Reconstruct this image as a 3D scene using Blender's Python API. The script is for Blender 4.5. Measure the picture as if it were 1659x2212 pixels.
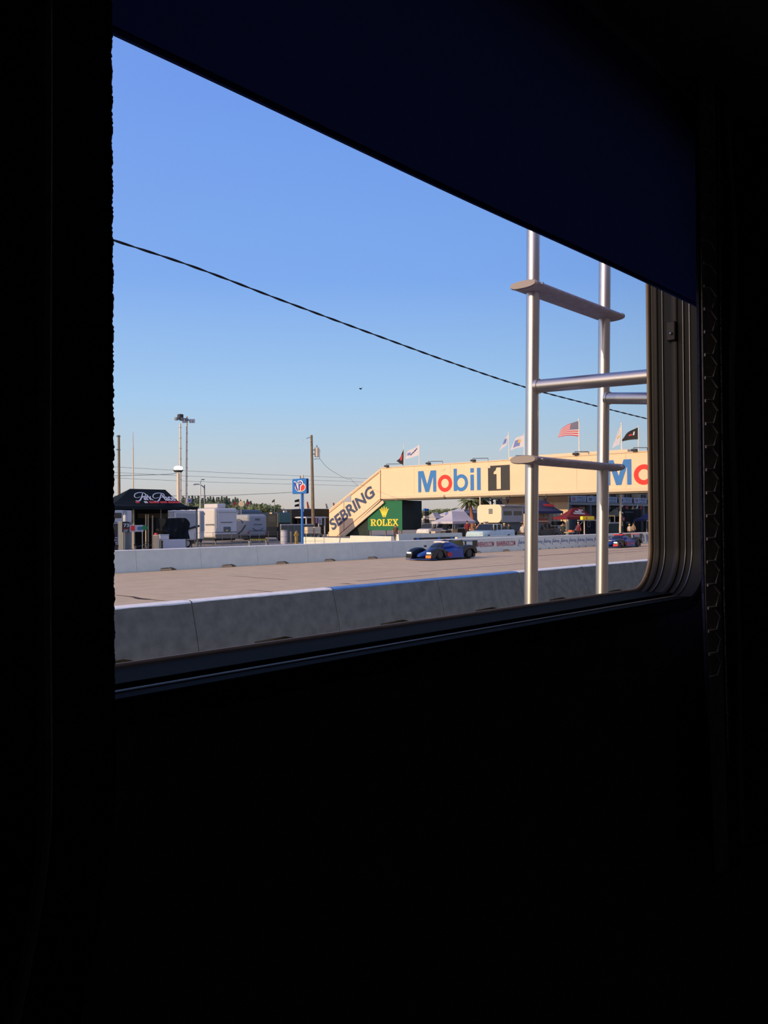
import bpy, bmesh, math, random
from mathutils import Vector, Matrix
random.seed(7)
for o in list(bpy.data.objects): bpy.data.objects.remove(o, do_unlink=True)
sc = bpy.context.scene
COL = sc.collection
# ------------------------------------------------------------------ camera
FPX = 1850.0; H = 2.3
TH = math.radians(41.55); PITCH = .0108; ROLL = .0077
F0 = Vector((math.cos(TH), math.sin(TH), 0)); R0 = Vector((math.sin(TH), -math.cos(TH), 0)); ZV = Vector((0, 0, 1))
FW = F0*math.cos(PITCH) + ZV*math.sin(PITCH); U0 = -F0*math.sin(PITCH) + ZV*math.cos(PITCH)
RT = R0*math.cos(ROLL) - U0*math.sin(ROLL); UP = U0*math.cos(ROLL) + R0*math.sin(ROLL)
CAM = Vector((0, 0, H))
cd = bpy.data.cameras.new('camera'); cam = bpy.data.objects.new('camera', cd); COL.objects.link(cam)
cd.sensor_fit = 'VERTICAL'; cd.sensor_height = 36.0; cd.lens = 36.0*FPX/2212.0
cd.clip_start = .01; cd.clip_end = 3000
mw = Matrix((RT, UP, -FW)).transposed().to_4x4(); mw.translation = CAM
cam.matrix_world = mw
sc.camera = cam
# ------------------------------------------------------------------ sky
def lin(c): return tuple((v/255/12.92 if v/255 <= .04045 else ((v/255+.055)/1.055)**2.4) for v in c[:3])
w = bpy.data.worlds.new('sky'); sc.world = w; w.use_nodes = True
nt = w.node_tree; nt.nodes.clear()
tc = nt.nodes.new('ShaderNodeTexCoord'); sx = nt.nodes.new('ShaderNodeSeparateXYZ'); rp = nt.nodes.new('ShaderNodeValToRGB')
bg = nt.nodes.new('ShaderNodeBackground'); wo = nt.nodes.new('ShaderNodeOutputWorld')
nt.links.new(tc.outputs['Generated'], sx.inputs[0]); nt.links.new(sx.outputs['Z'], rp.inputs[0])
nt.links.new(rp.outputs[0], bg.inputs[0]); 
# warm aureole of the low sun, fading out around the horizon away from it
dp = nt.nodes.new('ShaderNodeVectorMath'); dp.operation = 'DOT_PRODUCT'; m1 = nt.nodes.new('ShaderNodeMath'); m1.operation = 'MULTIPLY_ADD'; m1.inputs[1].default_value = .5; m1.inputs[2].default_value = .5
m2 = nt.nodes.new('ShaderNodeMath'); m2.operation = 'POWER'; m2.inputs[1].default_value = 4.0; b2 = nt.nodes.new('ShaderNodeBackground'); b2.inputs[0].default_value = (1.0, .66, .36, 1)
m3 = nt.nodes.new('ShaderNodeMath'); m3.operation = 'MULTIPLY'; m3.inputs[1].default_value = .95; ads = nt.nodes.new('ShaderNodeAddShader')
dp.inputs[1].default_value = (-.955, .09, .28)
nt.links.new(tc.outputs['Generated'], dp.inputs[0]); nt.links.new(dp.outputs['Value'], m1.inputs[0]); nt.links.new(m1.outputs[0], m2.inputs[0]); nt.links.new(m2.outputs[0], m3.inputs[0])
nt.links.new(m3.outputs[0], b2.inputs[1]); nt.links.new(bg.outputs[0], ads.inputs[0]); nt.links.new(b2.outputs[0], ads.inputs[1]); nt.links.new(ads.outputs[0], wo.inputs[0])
stops = [(0.0, (196, 184, 178)), (.018, (198, 190, 186)), (.045, (198, 200, 202)), (.085, (184, 203, 218)), (.14, (163, 200, 236)),
         (.27, (126, 170, 237)), (.45, (110, 153, 232)), (.75, (88, 132, 215)), (1.0, (76, 118, 205))]
cr = rp.color_ramp
while len(cr.elements) < len(stops): cr.elements.new(.5)
for e, (p, c) in zip(cr.elements, stops): e.position = p; e.color = (*lin(c), 1)
bg.inputs[1].default_value = 1.15
# ------------------------------------------------------------------ sun
SUN_AZ = math.radians(174.5); SUN_EL = math.radians(16.5)
sd = Vector((math.cos(SUN_AZ)*math.cos(SUN_EL), math.sin(SUN_AZ)*math.cos(SUN_EL), math.sin(SUN_EL)))
sl = bpy.data.lights.new('sun', 'SUN'); so = bpy.data.objects.new('sun', sl); COL.objects.link(so)
sl.energy = 4.2; sl.color = (1.0, .72, .42); sl.angle = math.radians(.6)
so.rotation_euler = (-sd).to_track_quat('-Z', 'Y').to_euler(); so.location = (0, 0, 40)
vs = sc.view_settings; vs.view_transform = 'Standard'; vs.look = 'None'; vs.gamma = 1; vs.exposure = 0.0; vs.use_curve_mapping = False
# ------------------------------------------------------------------ helpers
def ray(px, py): return FW + RT*((px-829.5)/FPX) + UP*((1106-py)/FPX)
def on(px, py, ax, v):
    d = ray(px, py); return CAM + d*((v-CAM[ax])/d[ax])
def oy(px, py, Y): return on(px, py, 1, Y)
def ox(px, py, X): return on(px, py, 0, X)
def XY(px, Y): return oy(px, 1130, Y).x
_m = {}
def mat(name, c, rough=.7, metal=0., var=.08, scale=3., bump=0., spec=.4, emit=0., trans=0., rnd=0.):
    if name in _m: return _m[name]
    m = bpy.data.materials.new(name); m.use_nodes = True; n = m.node_tree; b = n.nodes['Principled BSDF']
    b.inputs['Roughness'].default_value = rough; b.inputs['Metallic'].default_value = metal
    b.inputs['Specular IOR Level'].default_value = spec
    co = lin(c); N = n.nodes.new
    t = N('ShaderNodeTexCoord'); g = N('ShaderNodeNewGeometry'); no = N('ShaderNodeTexNoise'); no.inputs['Scale'].default_value = scale; no.inputs['Detail'].default_value = 5
    n.links.new(g.outputs['Position'], no.inputs['Vector'])
    mr = N('ShaderNodeMapRange'); mr.inputs[1].default_value = .3; mr.inputs[2].default_value = .7
    mr.inputs[3].default_value = 1-var; mr.inputs[4].default_value = 1+var*.6
    n.links.new(no.outputs[0], mr.inputs[0])
    sc_ = N('ShaderNodeVectorMath'); sc_.operation = 'SCALE'; sc_.inputs[0].default_value = co
    fac = mr.outputs[0]
    if rnd:
        oi = N('ShaderNodeObjectInfo'); r2 = N('ShaderNodeMapRange'); r2.inputs[3].default_value = 1-rnd; r2.inputs[4].default_value = 1+rnd
        n.links.new(oi.outputs['Random'], r2.inputs[0]); mm = N('ShaderNodeMath'); mm.operation = 'MULTIPLY'
        n.links.new(fac, mm.inputs[0]); n.links.new(r2.outputs[0], mm.inputs[1]); fac = mm.outputs[0]
    n.links.new(fac, sc_.inputs['Scale']); n.links.new(sc_.outputs[0], b.inputs['Base Color'])
    if bump:
        bp = N('ShaderNodeBump'); bp.inputs['Strength'].default_value = bump; bp.inputs['Distance'].default_value = .02
        n.links.new(no.outputs[0], bp.inputs['Height']); n.links.new(bp.outputs[0], b.inputs['Normal'])
    if emit:
        b.inputs['Emission Color'].default_value = (*co, 1); b.inputs['Emission Strength'].default_value = emit
    if trans:
        tr = N('ShaderNodeBsdfTranslucent'); tr.inputs[0].default_value = (*co, 1); mx = N('ShaderNodeMixShader'); mx.inputs[0].default_value = trans
        out = n.nodes['Material Output']
        n.links.new(b.outputs[0], mx.inputs[1]); n.links.new(tr.outputs[0], mx.inputs[2]); n.links.new(mx.outputs[0], out.inputs[0])
    _m[name] = m; return m
def wloc(p):
    v = Vector((0, 0, 0))
    while p is not None: v += p.location; p = p.parent
    return v
def tagp(o, label=None, cat=None, group=None, kind=None):
    if label: o['label'] = label
    if cat: o['category'] = cat
    if group: o['group'] = group
    if kind: o['kind'] = kind
    return o
def thing(name, label, cat, loc, group=None):
    o = bpy.data.objects.new(name, None); o.empty_display_size = .2; COL.objects.link(o); o.location = loc
    return tagp(o, label, cat, group)
class MB:
    def __init__(s): s.v = []; s.f = []; s.mi = []
    def add(s, vs_, fs, mi=0):
        b = len(s.v); s.v += [tuple(x) for x in vs_]
        for f in fs: s.f.append([b+i for i in f]); s.mi.append(mi)
        return s
    def box(s, x0, x1, y0, y1, z0, z1, mi=0, ch=0):
        if x0 > x1: x0, x1 = x1, x0
        if y0 > y1: y0, y1 = y1, y0
        if z0 > z1: z0, z1 = z1, z0
        return s.add([(x0,y0,z0),(x1,y0,z0),(x1,y1,z0),(x0,y1,z0),(x0,y0,z1),(x1,y0,z1),(x1,y1,z1),(x0,y1,z1)],
              [(0,3,2,1),(4,5,6,7),(0,1,5,4),(1,2,6,5),(2,3,7,6),(3,0,4,7)], mi)
    def cyl(s, p, q, r, r2=None, n=10, mi=0, cap=True):
        p = Vector(p); q = Vector(q); r2 = r if r2 is None else r2
        d = (q-p).normalized(); a = d.orthogonal().normalized(); b = d.cross(a)
        vs_ = [p+(a*math.cos(t)+b*math.sin(t))*r for t in [2*math.pi*i/n for i in range(n)]] + \
              [q+(a*math.cos(t)+b*math.sin(t))*r2 for t in [2*math.pi*i/n for i in range(n)]]
        fs = [(i, (i+1) % n, n+(i+1) % n, n+i) for i in range(n)]
        if cap: fs += [tuple(range(n-1, -1, -1)), tuple(range(n, 2*n))]
        return s.add(vs_, fs, mi)
    def loft(s, secs, closed=True, cap=True, mi=0):
        n = len(secs[0]); vs_ = [p for sec in secs for p in sec]; fs = []
        for k in range(len(secs)-1):
            for i in range(n if closed else n-1):
                j = (i+1) % n; fs.append((k*n+i, k*n+j, (k+1)*n+j, (k+1)*n+i))
        if cap and closed: fs += [tuple(range(n-1, -1, -1)), tuple((len(secs)-1)*n+i for i in range(n))]
        return s.add(vs_, fs, mi)
    def ball(s, c, r, n=10, m=7, mi=0):
        if not hasattr(r, '__len__'): r = (r, r, r)
        secs = []
        for k in range(m+1):
            a = math.pi*k/m; rr = max(math.sin(a), .02)
            secs.append([(c[0]+r[0]*rr*math.cos(t), c[1]+r[1]*rr*math.sin(t), c[2]-r[2]*math.cos(a)) for t in [2*math.pi*i/n for i in range(n)]])
        return s.loft(secs, mi=mi)
    def poly(s, pts, nrm, th, mi=0):
        """plate from coplanar pts, thickness th backwards from nrm"""
        n = len(pts); d = Vector(nrm).normalized()*th
        vs_ = [Vector(p) for p in pts] + [Vector(p)-d for p in pts]
        fs = [tuple(range(n)), tuple(range(2*n-1, n-1, -1))] + [(i, n+i, n+(i+1) % n, (i+1) % n) for i in range(n)]
        return s.add(vs_, fs, mi)
    def tube(s, pts, r, n=8, mi=0):
        pts = [Vector(p) for p in pts]; secs = []
        for i, p in enumerate(pts):
            d = (pts[min(i+1, len(pts)-1)]-pts[max(i-1, 0)]).normalized()
            u = ZV if abs(d.z) < .9 else Vector((1, 0, 0)); a = d.cross(u).normalized(); b = a.cross(d)
            rr = r[i] if hasattr(r, '__len__') else r
            secs.append([p+(a*math.cos(t)+b*math.sin(t))*rr for t in [2*math.pi*k/n for k in range(n)]])
        return s.loft(secs, mi=mi)
    def build(s, name, mats, parent=None, smooth=False, bevel=0, label=None, cat=None, group=None, kind=None, fix=True, seg=2):
        me = bpy.data.meshes.new(name)
        off = wloc(parent) if parent is not None else Vector((0, 0, 0)); base = None
        if parent is None:
            xs = [v[0] for v in s.v]; ys = [v[1] for v in s.v]; zs = [v[2] for v in s.v]
            base = off = Vector(((min(xs)+max(xs))/2, (min(ys)+max(ys))/2, min(zs)))
        me.from_pydata([tuple(Vector(v)-off) for v in s.v], [], s.f)
        if not isinstance(mats, (list, tuple)): mats = [mats]
        for m in mats: me.materials.append(m)
        for p, i in zip(me.polygons, s.mi): p.material_index = i
        if fix or bevel:
            bm = bmesh.new(); bm.from_mesh(me)
            if fix: bmesh.ops.recalc_face_normals(bm, faces=bm.faces)
            if bevel: bmesh.ops.bevel(bm, geom=[e for e in bm.edges if e.calc_face_angle(0) > .5], offset=bevel, segments=seg, affect='EDGES', profile=.5)
            bm.to_mesh(me); bm.free()
        if smooth:
            for p in me.polygons: p.use_smooth = True
            try: me.set_sharp_from_angle(angle=math.radians(40))
            except Exception: pass
        o = bpy.data.objects.new(name, me); COL.objects.link(o)
        if parent is not None: o.parent = parent
        else: o.location = base
        return tagp(o, label, cat, group, kind)
def B(name, m, parent, x0, x1, y0, y1, z0, z1, **k): return MB().box(x0, x1, y0, y1, z0, z1).build(name, m, parent, **k)
def Cy(name, m, parent, p, q, r, r2=None, n=10, **k): return MB().cyl(p, q, r, r2, n).build(name, m, parent, smooth=True, **k)
def copy_tree(o, parent=None):
    c = o.copy(); COL.objects.link(c); c.parent = parent
    for ch in list(o.children): copy_tree(ch, c)
    return c
# flat lettering: curves -> thin meshes, placed by an origin, a right axis and an up axis
def curve_mesh(cu, ext):
    cu.extrude = ext
    ob = bpy.data.objects.new('tmp', cu); COL.objects.link(ob)
    dg = bpy.context.evaluated_depsgraph_get(); me = bpy.data.meshes.new_from_object(ob.evaluated_get(dg))
    bpy.data.objects.remove(ob, do_unlink=True); return me
def put(me, name, m, parent, org, right, up, w_, h_, shear=0, fit=True):
    xs = [v.co.x for v in me.vertices]; ys = [v.co.y for v in me.vertices]
    x0, x1, y0, y1 = (min(xs), max(xs), min(ys), max(ys)) if fit else (0, 1, 0, 1)
    right = Vector(right).normalized(); up = Vector(up).normalized(); nn = right.cross(up); off = wloc(parent) if parent is not None else Vector()
    for v in me.vertices:
        a = (v.co.x-x0)/(x1-x0)*w_; b = (v.co.y-y0)/(y1-y0)*h_
        v.co = Vector(org)+right*(a+b*shear)+up*b+nn*v.co.z-off
    me.materials.clear(); me.materials.append(m)
    o = bpy.data.objects.new(name, me); COL.objects.link(o)
    if parent is not None: o.parent = parent
    return o
def text(s, name, m, parent, org, right, up, w_, h_, bold=0., shear=0, ext=.01):
    cu = bpy.data.curves.new('t', 'FONT'); cu.body = s; cu.offset = bold; cu.resolution_u = 4
    return put(curve_mesh(cu, ext), name, m, parent, org, right, up, w_, h_, shear)
def shape(loops, name, m, parent, org, right, up, w_=1, h_=1, ext=.01, fit=False, shear=0):
    """loops in unit coordinates, holes by even-odd fill"""
    cu = bpy.data.curves.new('s', 'CURVE'); cu.dimensions = '2D'; cu.fill_mode = 'BOTH'
    for lp in loops:
        sp = cu.splines.new('POLY'); sp.points.add(len(lp)-1)
        for q, (a, b) in zip(sp.points, lp): q.co = (a*w_, b*h_, 0, 1)
        sp.use_cyclic_u = True
    me = curve_mesh(cu, ext)
    for v in me.vertices: v.co.x /= w_; v.co.y /= h_
    return put(me, name, m, parent, org, right, up, w_, h_, shear, fit=fit)
def circ(cx, cy, rx, ry, n=28, a0=0, a1=2*math.pi):
    full = abs(a1-a0-2*math.pi) < 1e-6
    return [(cx+rx*math.cos(a0+(a1-a0)*i/(n if full else n-1)), cy+ry*math.sin(a0+(a1-a0)*i/(n if full else n-1))) for i in range(n)]
X1 = Vector((1, 0, 0)); Y1 = Vector((0, 1, 0)); MY = Vector((0, -1, 0)); MX = Vector((-1, 0, 0))
ORD = ['first', 'second', 'third', 'fourth', 'fifth', 'sixth', 'seventh', 'eighth', 'ninth', 'tenth', 'eleventh', 'twelfth', 'thirteenth',
       'fourteenth', 'fifteenth', 'sixteenth', 'seventeenth', 'eighteenth', 'nineteenth', 'twentieth']
GP = .3   # paddock level
# ------------------------------------------------------------------ ground
m_conc = mat('track_concrete', (206, 180, 143), .85, var=.10, scale=1.3, rnd=.03, spec=.25)
m_joint = mat('track_joint', (60, 50, 46), .95)
m_asph = mat('verge_asphalt', (92, 88, 84), .95, var=.2, scale=6)
m_pad = mat('paddock_ground', (150, 138, 118), .95, var=.25, scale=.6)
MB().box(-150, 420, 12.0, 36.2, -.5, -.002).build('track_base', m_joint, kind='structure')
MB().box(-150, 420, -60, 12.0, -.5, -.0).build('verge', m_asph, kind='structure')
MB().box(-300, 420, 36.2, 1400, -.5, GP).build('paddock_ground', m_pad, kind='structure')
MB().box(420, 1500, -60, 1400, -.5, GP-.02).build('far_ground', m_pad, kind='structure')
trk = bpy.data.objects.new('track_surface', None); COL.objects.link(trk); trk['kind'] = 'structure'
lanes = [12.1, 17.0, 21.35, 25.75, 30.1, 36.15]
xoff = {0: 3, 1: 6.2, 2: 14.75, 3: 14.6, 4: 23.3}
for li in range(5):
    y0, y1 = lanes[li], lanes[li+1]
    L = 8.7
    bm_ = MB(); g = .016
    bm_.box(0, L-2*g, 0, y1-y0-2*g, -.25, 0)
    pr = None
    k0 = -3 - int(xoff[li]/L)
    for k in range(k0, k0+19):
        if pr is None:
            pr = bm_.build('slab', m_conc, trk, bevel=.002, seg=1)
            ob = pr
        else:
            ob = pr.copy(); COL.objects.link(ob)
        ob.location = (xoff[li]+k*L+g, y0+g, random.uniform(-.0008, .0008))
    last = xoff[li]+(k0+19)*L
    o = MB().box(last+.02, 420, y0+.02, y1-.02, -.25, 0).build('slab', m_conc, trk)
# slender cracks and skid marks across the slabs
m_skid = mat('rubber_mark', (112, 92, 84), .8, var=.3, scale=.8)
sk = MB()
for (x, y, l, wd) in [(46, 29.0, 24, .3), (52, 27.1, 16, .22), (30, 24.5, 9, .1), (70, 30.4, 30, .3), (24, 22.7, 5, .07)]:
    sk.add([(x, y, .0045), (x+l, y+.05, .0045), (x+l, y+.05+wd, .0045), (x, y+wd, .0045)], [(0, 1, 2, 3)])
sk.build('rubber_mark', m_skid, trk)
m_crk = mat('crack', (66, 52, 46), .95)
def crack(pts, wd):
    mb = MB(); P = [on(px, py, 2, .0) for px, py in pts]
    L = []; Rr = []
    for i, p in enumerate(P):
        d = (P[min(i+1, len(P)-1)]-P[max(i-1, 0)]).normalized(); s_ = Vector((-d.y, d.x, 0))*wd*random.uniform(.4, 1.4)*(0.25 if i in (0, len(P)-1) else 1)
        L.append((p.x+s_.x, p.y+s_.y, .005)); Rr.append((p.x-s_.x, p.y-s_.y, .005))
    n = len(P); mb.add(L+Rr, [(i, i+1, n+i+1, n+i) for i in range(n-1)]); mb.build('crack', m_crk, trk, fix=False)
crack([(236, 1284), (262, 1287), (285, 1289), (302, 1293), (318, 1294), (340, 1297), (372, 1299.5)], .055)
crack([(288, 1292), (304, 1294), (320, 1295), (326, 1295.5)], .1)
crack([(486, 1243.5), (520, 1245), (553, 1248), (590, 1250), (622, 1252.5)], .04)
crack([(536, 1275), (560, 1276.5), (590, 1279), (607, 1279)], .04)
crack([(733, 1261), (748, 1260.5), (758, 1261.2)], .05)
crack([(737, 1261.5), (755, 1262), (776, 1263.5)], .03)
# ------------------------------------------------------------------ concrete barriers
def barrier(L, h, bw, tw, notches, nz=.1, gap=.007):
    """segment along +x from 0..L, profile in y,z"""
    mid = bw-(bw-tw)*.27
    prof = [(-bw, 0), (-bw, .07), (-mid, .32), (-tw, h-.02), (-tw+.06, h), (tw-.06, h), (tw, h-.02), (mid, .32), (bw, .07), (bw, 0)]
    def clip(zc):
        def yat(z):
            ps = prof[:4]
            for (a, b), (c, d) in zip(ps, ps[1:]):
                if b <= z <= d: return a+(c-a)*(z-b)/(d-b+1e-9)
            return -tw
        return [(yat(zc), zc), (yat(max(zc, .071)), max(zc, .071)), (-mid, .32), (-tw, h-.02), (-tw+.06, h), (tw-.06, h), (tw, h-.02), (mid, .32), (-yat(max(zc, .071)), max(zc, .071)), (-yat(zc), zc)]
    mb = MB(); xs = [(0, 0.)]
    cuts = []
    for (a, b) in notches:
        t_ = .12*(b-a)
        cuts += [(a-.001, 0.), (a, nz*.9), (a+t_, nz), (b-t_*2.5, nz*1.1), (b, nz*.35), (b+.001, 0.)]
    sl_ = [(gap, 0.)]+cuts+[(L-gap, 0.)]
    secs = [[(x, y, z) for (y, z) in (prof if zc <= 0 else clip(zc))] for x, zc in sl_]
    mb.loft(secs)
    return mb
m_grey = mat('barrier_concrete', (120, 114, 99), .92, var=.22, scale=5, bump=.35, spec=.2)
m_bwhite = mat('barrier_white_paint', (210, 212, 197), .8, var=.07, scale=2.5, bump=.1, spec=.25)
m_topw = mat('white_top_paint', (252, 244, 230), .7, var=.1, scale=8)
m_topb = mat('blue_top_paint', (96, 138, 186), .7, var=.15, scale=8)
NY = 12.68; NH = .93
Lp = 3.5; x0n = on(411, 1358, 1, 12.5).x - Lp*4 + .05
def lapped(x0, x1, h, tw, m, par, yc, lap=.03, seg=9):
    mb = MB(); secs = []
    for i in range(seg+1):
        x = x0+(x1-x0)*i/seg; l1 = lap*random.uniform(.5, 1.5)
        secs.append([(x, yc-tw-.004-l1*.2, h-.02-l1), (x, yc-tw-.002, h-.019), (x, yc-tw+.058, h+.003), (x, yc+tw-.058, h+.003), (x, yc+tw+.002, h-.019), (x, yc+tw+.008, h-.03-lap)])
    mb.loft(secs, closed=False, cap=False); return mb.build('painted_top', m, par, fix=False)
for i in range(13):
    x = x0n+i*Lp
    vis = i-2
    L = Lp
    t = thing('concrete_barrier', '', 'barrier', (x, NY, 0), 'grey concrete barriers of the near row')
    mb = barrier(L, NH, .36, .15, [(1.25, 2.35)], .1)
    o = mb.build('barrier_block', m_grey, None, bevel=0)
    o.parent = t; o.location = Vector((o.location.x, o.location.y, o.location.z))
    px_mid = x+L/2
    blue = 12.2 < px_mid < 19.2
    lapped(x+.015, x+L-.015, NH, .15, m_topb if blue else m_topw, t, NY, .018)
    order = ORD[i-3] if i >= 3 else None
    if i < 3: lab = 'grey concrete barrier with white top, %s beyond the left edge of the window view' % ['third', 'second', 'first'][i]
    else: lab = '%s grey concrete barrier from the left in the near row, %s painted top' % (order, 'blue' if blue else 'white')
    t['label'] = lab
FY = 35.62; FH = 1.05; LF = 3.68
xf0 = XY(295, 35.4)-LF*3
m_far = m_bwhite
far_parent = {}
for i in range(25):
    x = xf0+i*LF
    t = thing('white_barrier', '', 'barrier', (x, FY, 0), 'white painted barriers along the far side of the track')
    nn = [(1.3, 2.2)] if x < 54 else [(.4, .6), (1.5, 1.7), (2.7, 2.9)]
    mb = barrier(LF, FH, .24, .12, nn, .13 if x < 54 else .09)
    o = mb.build('barrier_block', m_far, None); o.parent = t
    lapped(x+.015, x+LF-.015, FH, .12, m_topw, t, FY, .02, 5)
    t['label'] = ('white concrete barrier of the far row, %s from the left in view' % ORD[i-2]) if 2 <= i < 22 else \
                 'white concrete barrier of the far row, %s' % (ORD[i]+' of those left of the window view' if i < 2 else 'hidden past the right window edge, number %s' % ORD[i-22])
    far_parent[i] = t
    if x < 54:   # pale block added for the sunlit look of the drain slot
        q = MB().box(x+1.28, x+1.8, FY-.42, FY-.1, .0, .09).build('lit_slot_block', mat('lit_slot_tone', (190, 165, 130), .9), None, bevel=.02,
            label='added pale block for sunlit slot in the far white barrier %s' % (ORD[i-2]+' from the left' if i > 1 else 'left of view, '+ORD[i]), cat='wedge', group='sunlit slot blocks along the far barriers')
        q.location.z = 0
# script adverts on the far wall
FYF = FY-.24+.085
def wall_face(z):   # y of the barrier face at height z
    return FY-(.12+.0876*(FH-.02-z)/(FH-.34))-.004
def fb(px):
    x = XY(px, 35.5); return far_parent[max(0, min(24, int((x-xf0)//LF)))], x
m_red = mat('red_print', (172, 84, 90), .7); m_navy = mat('navy_print', (98, 110, 150), .7)
UPF = Vector((0, -.06, -.73)).normalized()*-1
for (a, b) in [(1021, 1066), (1072, 1112)]:
    p, x = fb((a+b)/2); xa = XY(a, 35.45); xb = XY(b, 35.45)
    o = text('BANNERADS.COM', 'advert_lettering', m_red, p, (xa, wall_face(.40), .40), X1, UPF, xb-xa, .37, .01, .12, .004)
for i, px in enumerate([1119, 1137.5, 1156, 1174, 1192.5, 1211, 1229, 1247, 1265, 1283, 1301]):
    p, x = fb(px+8); xa = XY(px, 35.45); xb = XY(px+14.5, 35.45)
    text('Sebring', 'advert_lettering', m_navy, p, (xa, wall_face(.42), .42), X1, UPF, xb-xa, .33, .0, .35, .004)
    sw = [(-.05, -.02), (.28, .92), (.4, 1.0), (.2, .85), (.0, .0), (.12, -.3), (.02, -.25)]
    shape([sw], 'advert_swoosh', m_navy, p, (xa-.05, wall_face(.42)-.001, .44), X1, UPF, xb-xa, .42, .004)
for (a, b) in [(1314, 1336), (1341, 1362), (1369, 1390), (1396, 1416)]:
    p, x = fb((a+b)/2); xa = XY(a, 35.45); xb = XY(b, 35.45)
    mb = MB()
    for z0, z1, xx0, xx1 in [(.78, .84, xa, xb), (.20, .25, xa, xb), (.25, .78, xa, xa+.12), (.25, .78, xb-.12, xb), (.66, .70, xa+.2, xb-.2), (.34, .38, xa+.2, xb-.2)]:
        mb.box(xx0, xx1, wall_face(z0)-.016, wall_face(z1)+.02, z0, z1)
    mb.build('advert_panel', m_navy, p)
    for k in range(4):
        q = xa+.3+k*(xb-xa-.6)/4
        MB().box(q, q+(xb-xa-.6)/4*.7, wall_face(.42)-.012, wall_face(.42)+.02, .42, .62).build('advert_block', m_navy, p)
# ------------------------------------------------------------------ camper interior
m_wall = mat('interior_panel', (128, 124, 122), .95, var=.15, scale=30, spec=.08)
m_dark = mat('interior_dark', (160, 150, 140), .95, var=.1, scale=20, spec=.05)
m_skin = mat('camper_skin', (168, 152, 136), .45, var=.05)
WX0, WX1, WY0, WY1, WZ0, WZ1 = -1.5, 3.2, -1.6, .60, .95, 3.05
WIN = dict(x0=.24, x1=1.557, z0=2.163, z1=2.99)   # glazed opening
def rrect(x0, x1, z0, z1, r, n=9):
    pts = []
    for (cx, cz, a) in [(x1-r, z0+r, -90), (x1-r, z1-r, 0), (x0+r, z1-r, 90), (x0+r, z0+r, 180)]:
        for i in range(n+1):
            t = math.radians(a+90*i/n); pts.append((cx+r*math.cos(t), cz+r*math.sin(t)))
    return pts
def outer_map(pts, X0, X1_, Z0, Z1_):
    out = []; n = len(pts)//4
    for i, (x, z) in enumerate(pts):
        k = i//n; j = i % n; h = (n-1)/2
        if k == 0: out.append((X1_ if j >= h else x+(X1_-x)*j/h, Z0 if j <= h else Z0+(z-Z0)*(j-h)/h))
        elif k == 1: out.append((X1_ if j <= h else X1_+(x-X1_)*(j-h)/h, Z1_ if j >= h else z+(Z1_-z)*j/h))
        elif k == 2: out.append((X0 if j >= h else x+(X0-x)*j/h, Z1_ if j <= h else Z1_+(z-Z1_)*(j-h)/h))
        else: out.append((X0 if j <= h else X0+(x-X0)*(j-h)/h, Z0 if j >= h else z+(Z0-z)*j/h))
    return out
def holed(name, m, y0, y1, r, grow, kind='structure', box=None, parent=None):
    ip = rrect(WIN['x0']-grow, WIN['x1']+grow, WIN['z0']-grow, WIN['z1']+grow, r+grow)
    op = outer_map(ip, *(box or (WX0, WX1, WZ0, WZ1))); n = len(ip)
    V = [(x, y0, z) for x, z in ip]+[(x, y0, z) for x, z in op]+[(x, y1, z) for x, z in ip]+[(x, y1, z) for x, z in op]
    F = []
    for i in range(n):
        j = (i+1) % n
        F += [(i, j, n+j, n+i), (2*n+i, 3*n+i, 3*n+j, 2*n+j), (i, 2*n+i, 2*n+j, j), (n+i, n+j, 3*n+j, 3*n+i)]
    return MB().add(V, F).build(name, m, parent, kind=kind)
RC = .085
holed('wall_front', m_wall, .60, .68, RC, .004)
holed('wall_outside', m_skin, .681, .70, RC, .004, box=(WX0-.1, WX1+.1, WZ0-.25, WZ1+.12))
MB().box(WX0-.06, WX0, WY0, .60, WZ0, WZ1).build('wall_left', m_dark, kind='structure')
MB().box(WX1, WX1+.06, WY0, .60, WZ0, WZ1).build('wall_right', m_dark, kind='structure')
MB().box(WX0-.06, WX1+.06, WY0-.06, WY0, WZ0, WZ1).build('wall_back', m_dark, kind='structure')
MB().box(WX0-.06, WX1+.06, WY0-.06, .6, WZ0-.1, WZ0).build('floor', m_dark, kind='structure')
MB().box(WX0-.06, WX1+.06, WY0-.06, .70, WZ1, WZ1+.1).build('ceiling', m_dark, kind='structure')
MB().box(WX0-.06, WX1+.06, WY0-.06, .60, 0, WZ0-.1).build('camper_underbody', m_dark, kind='structure')
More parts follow.
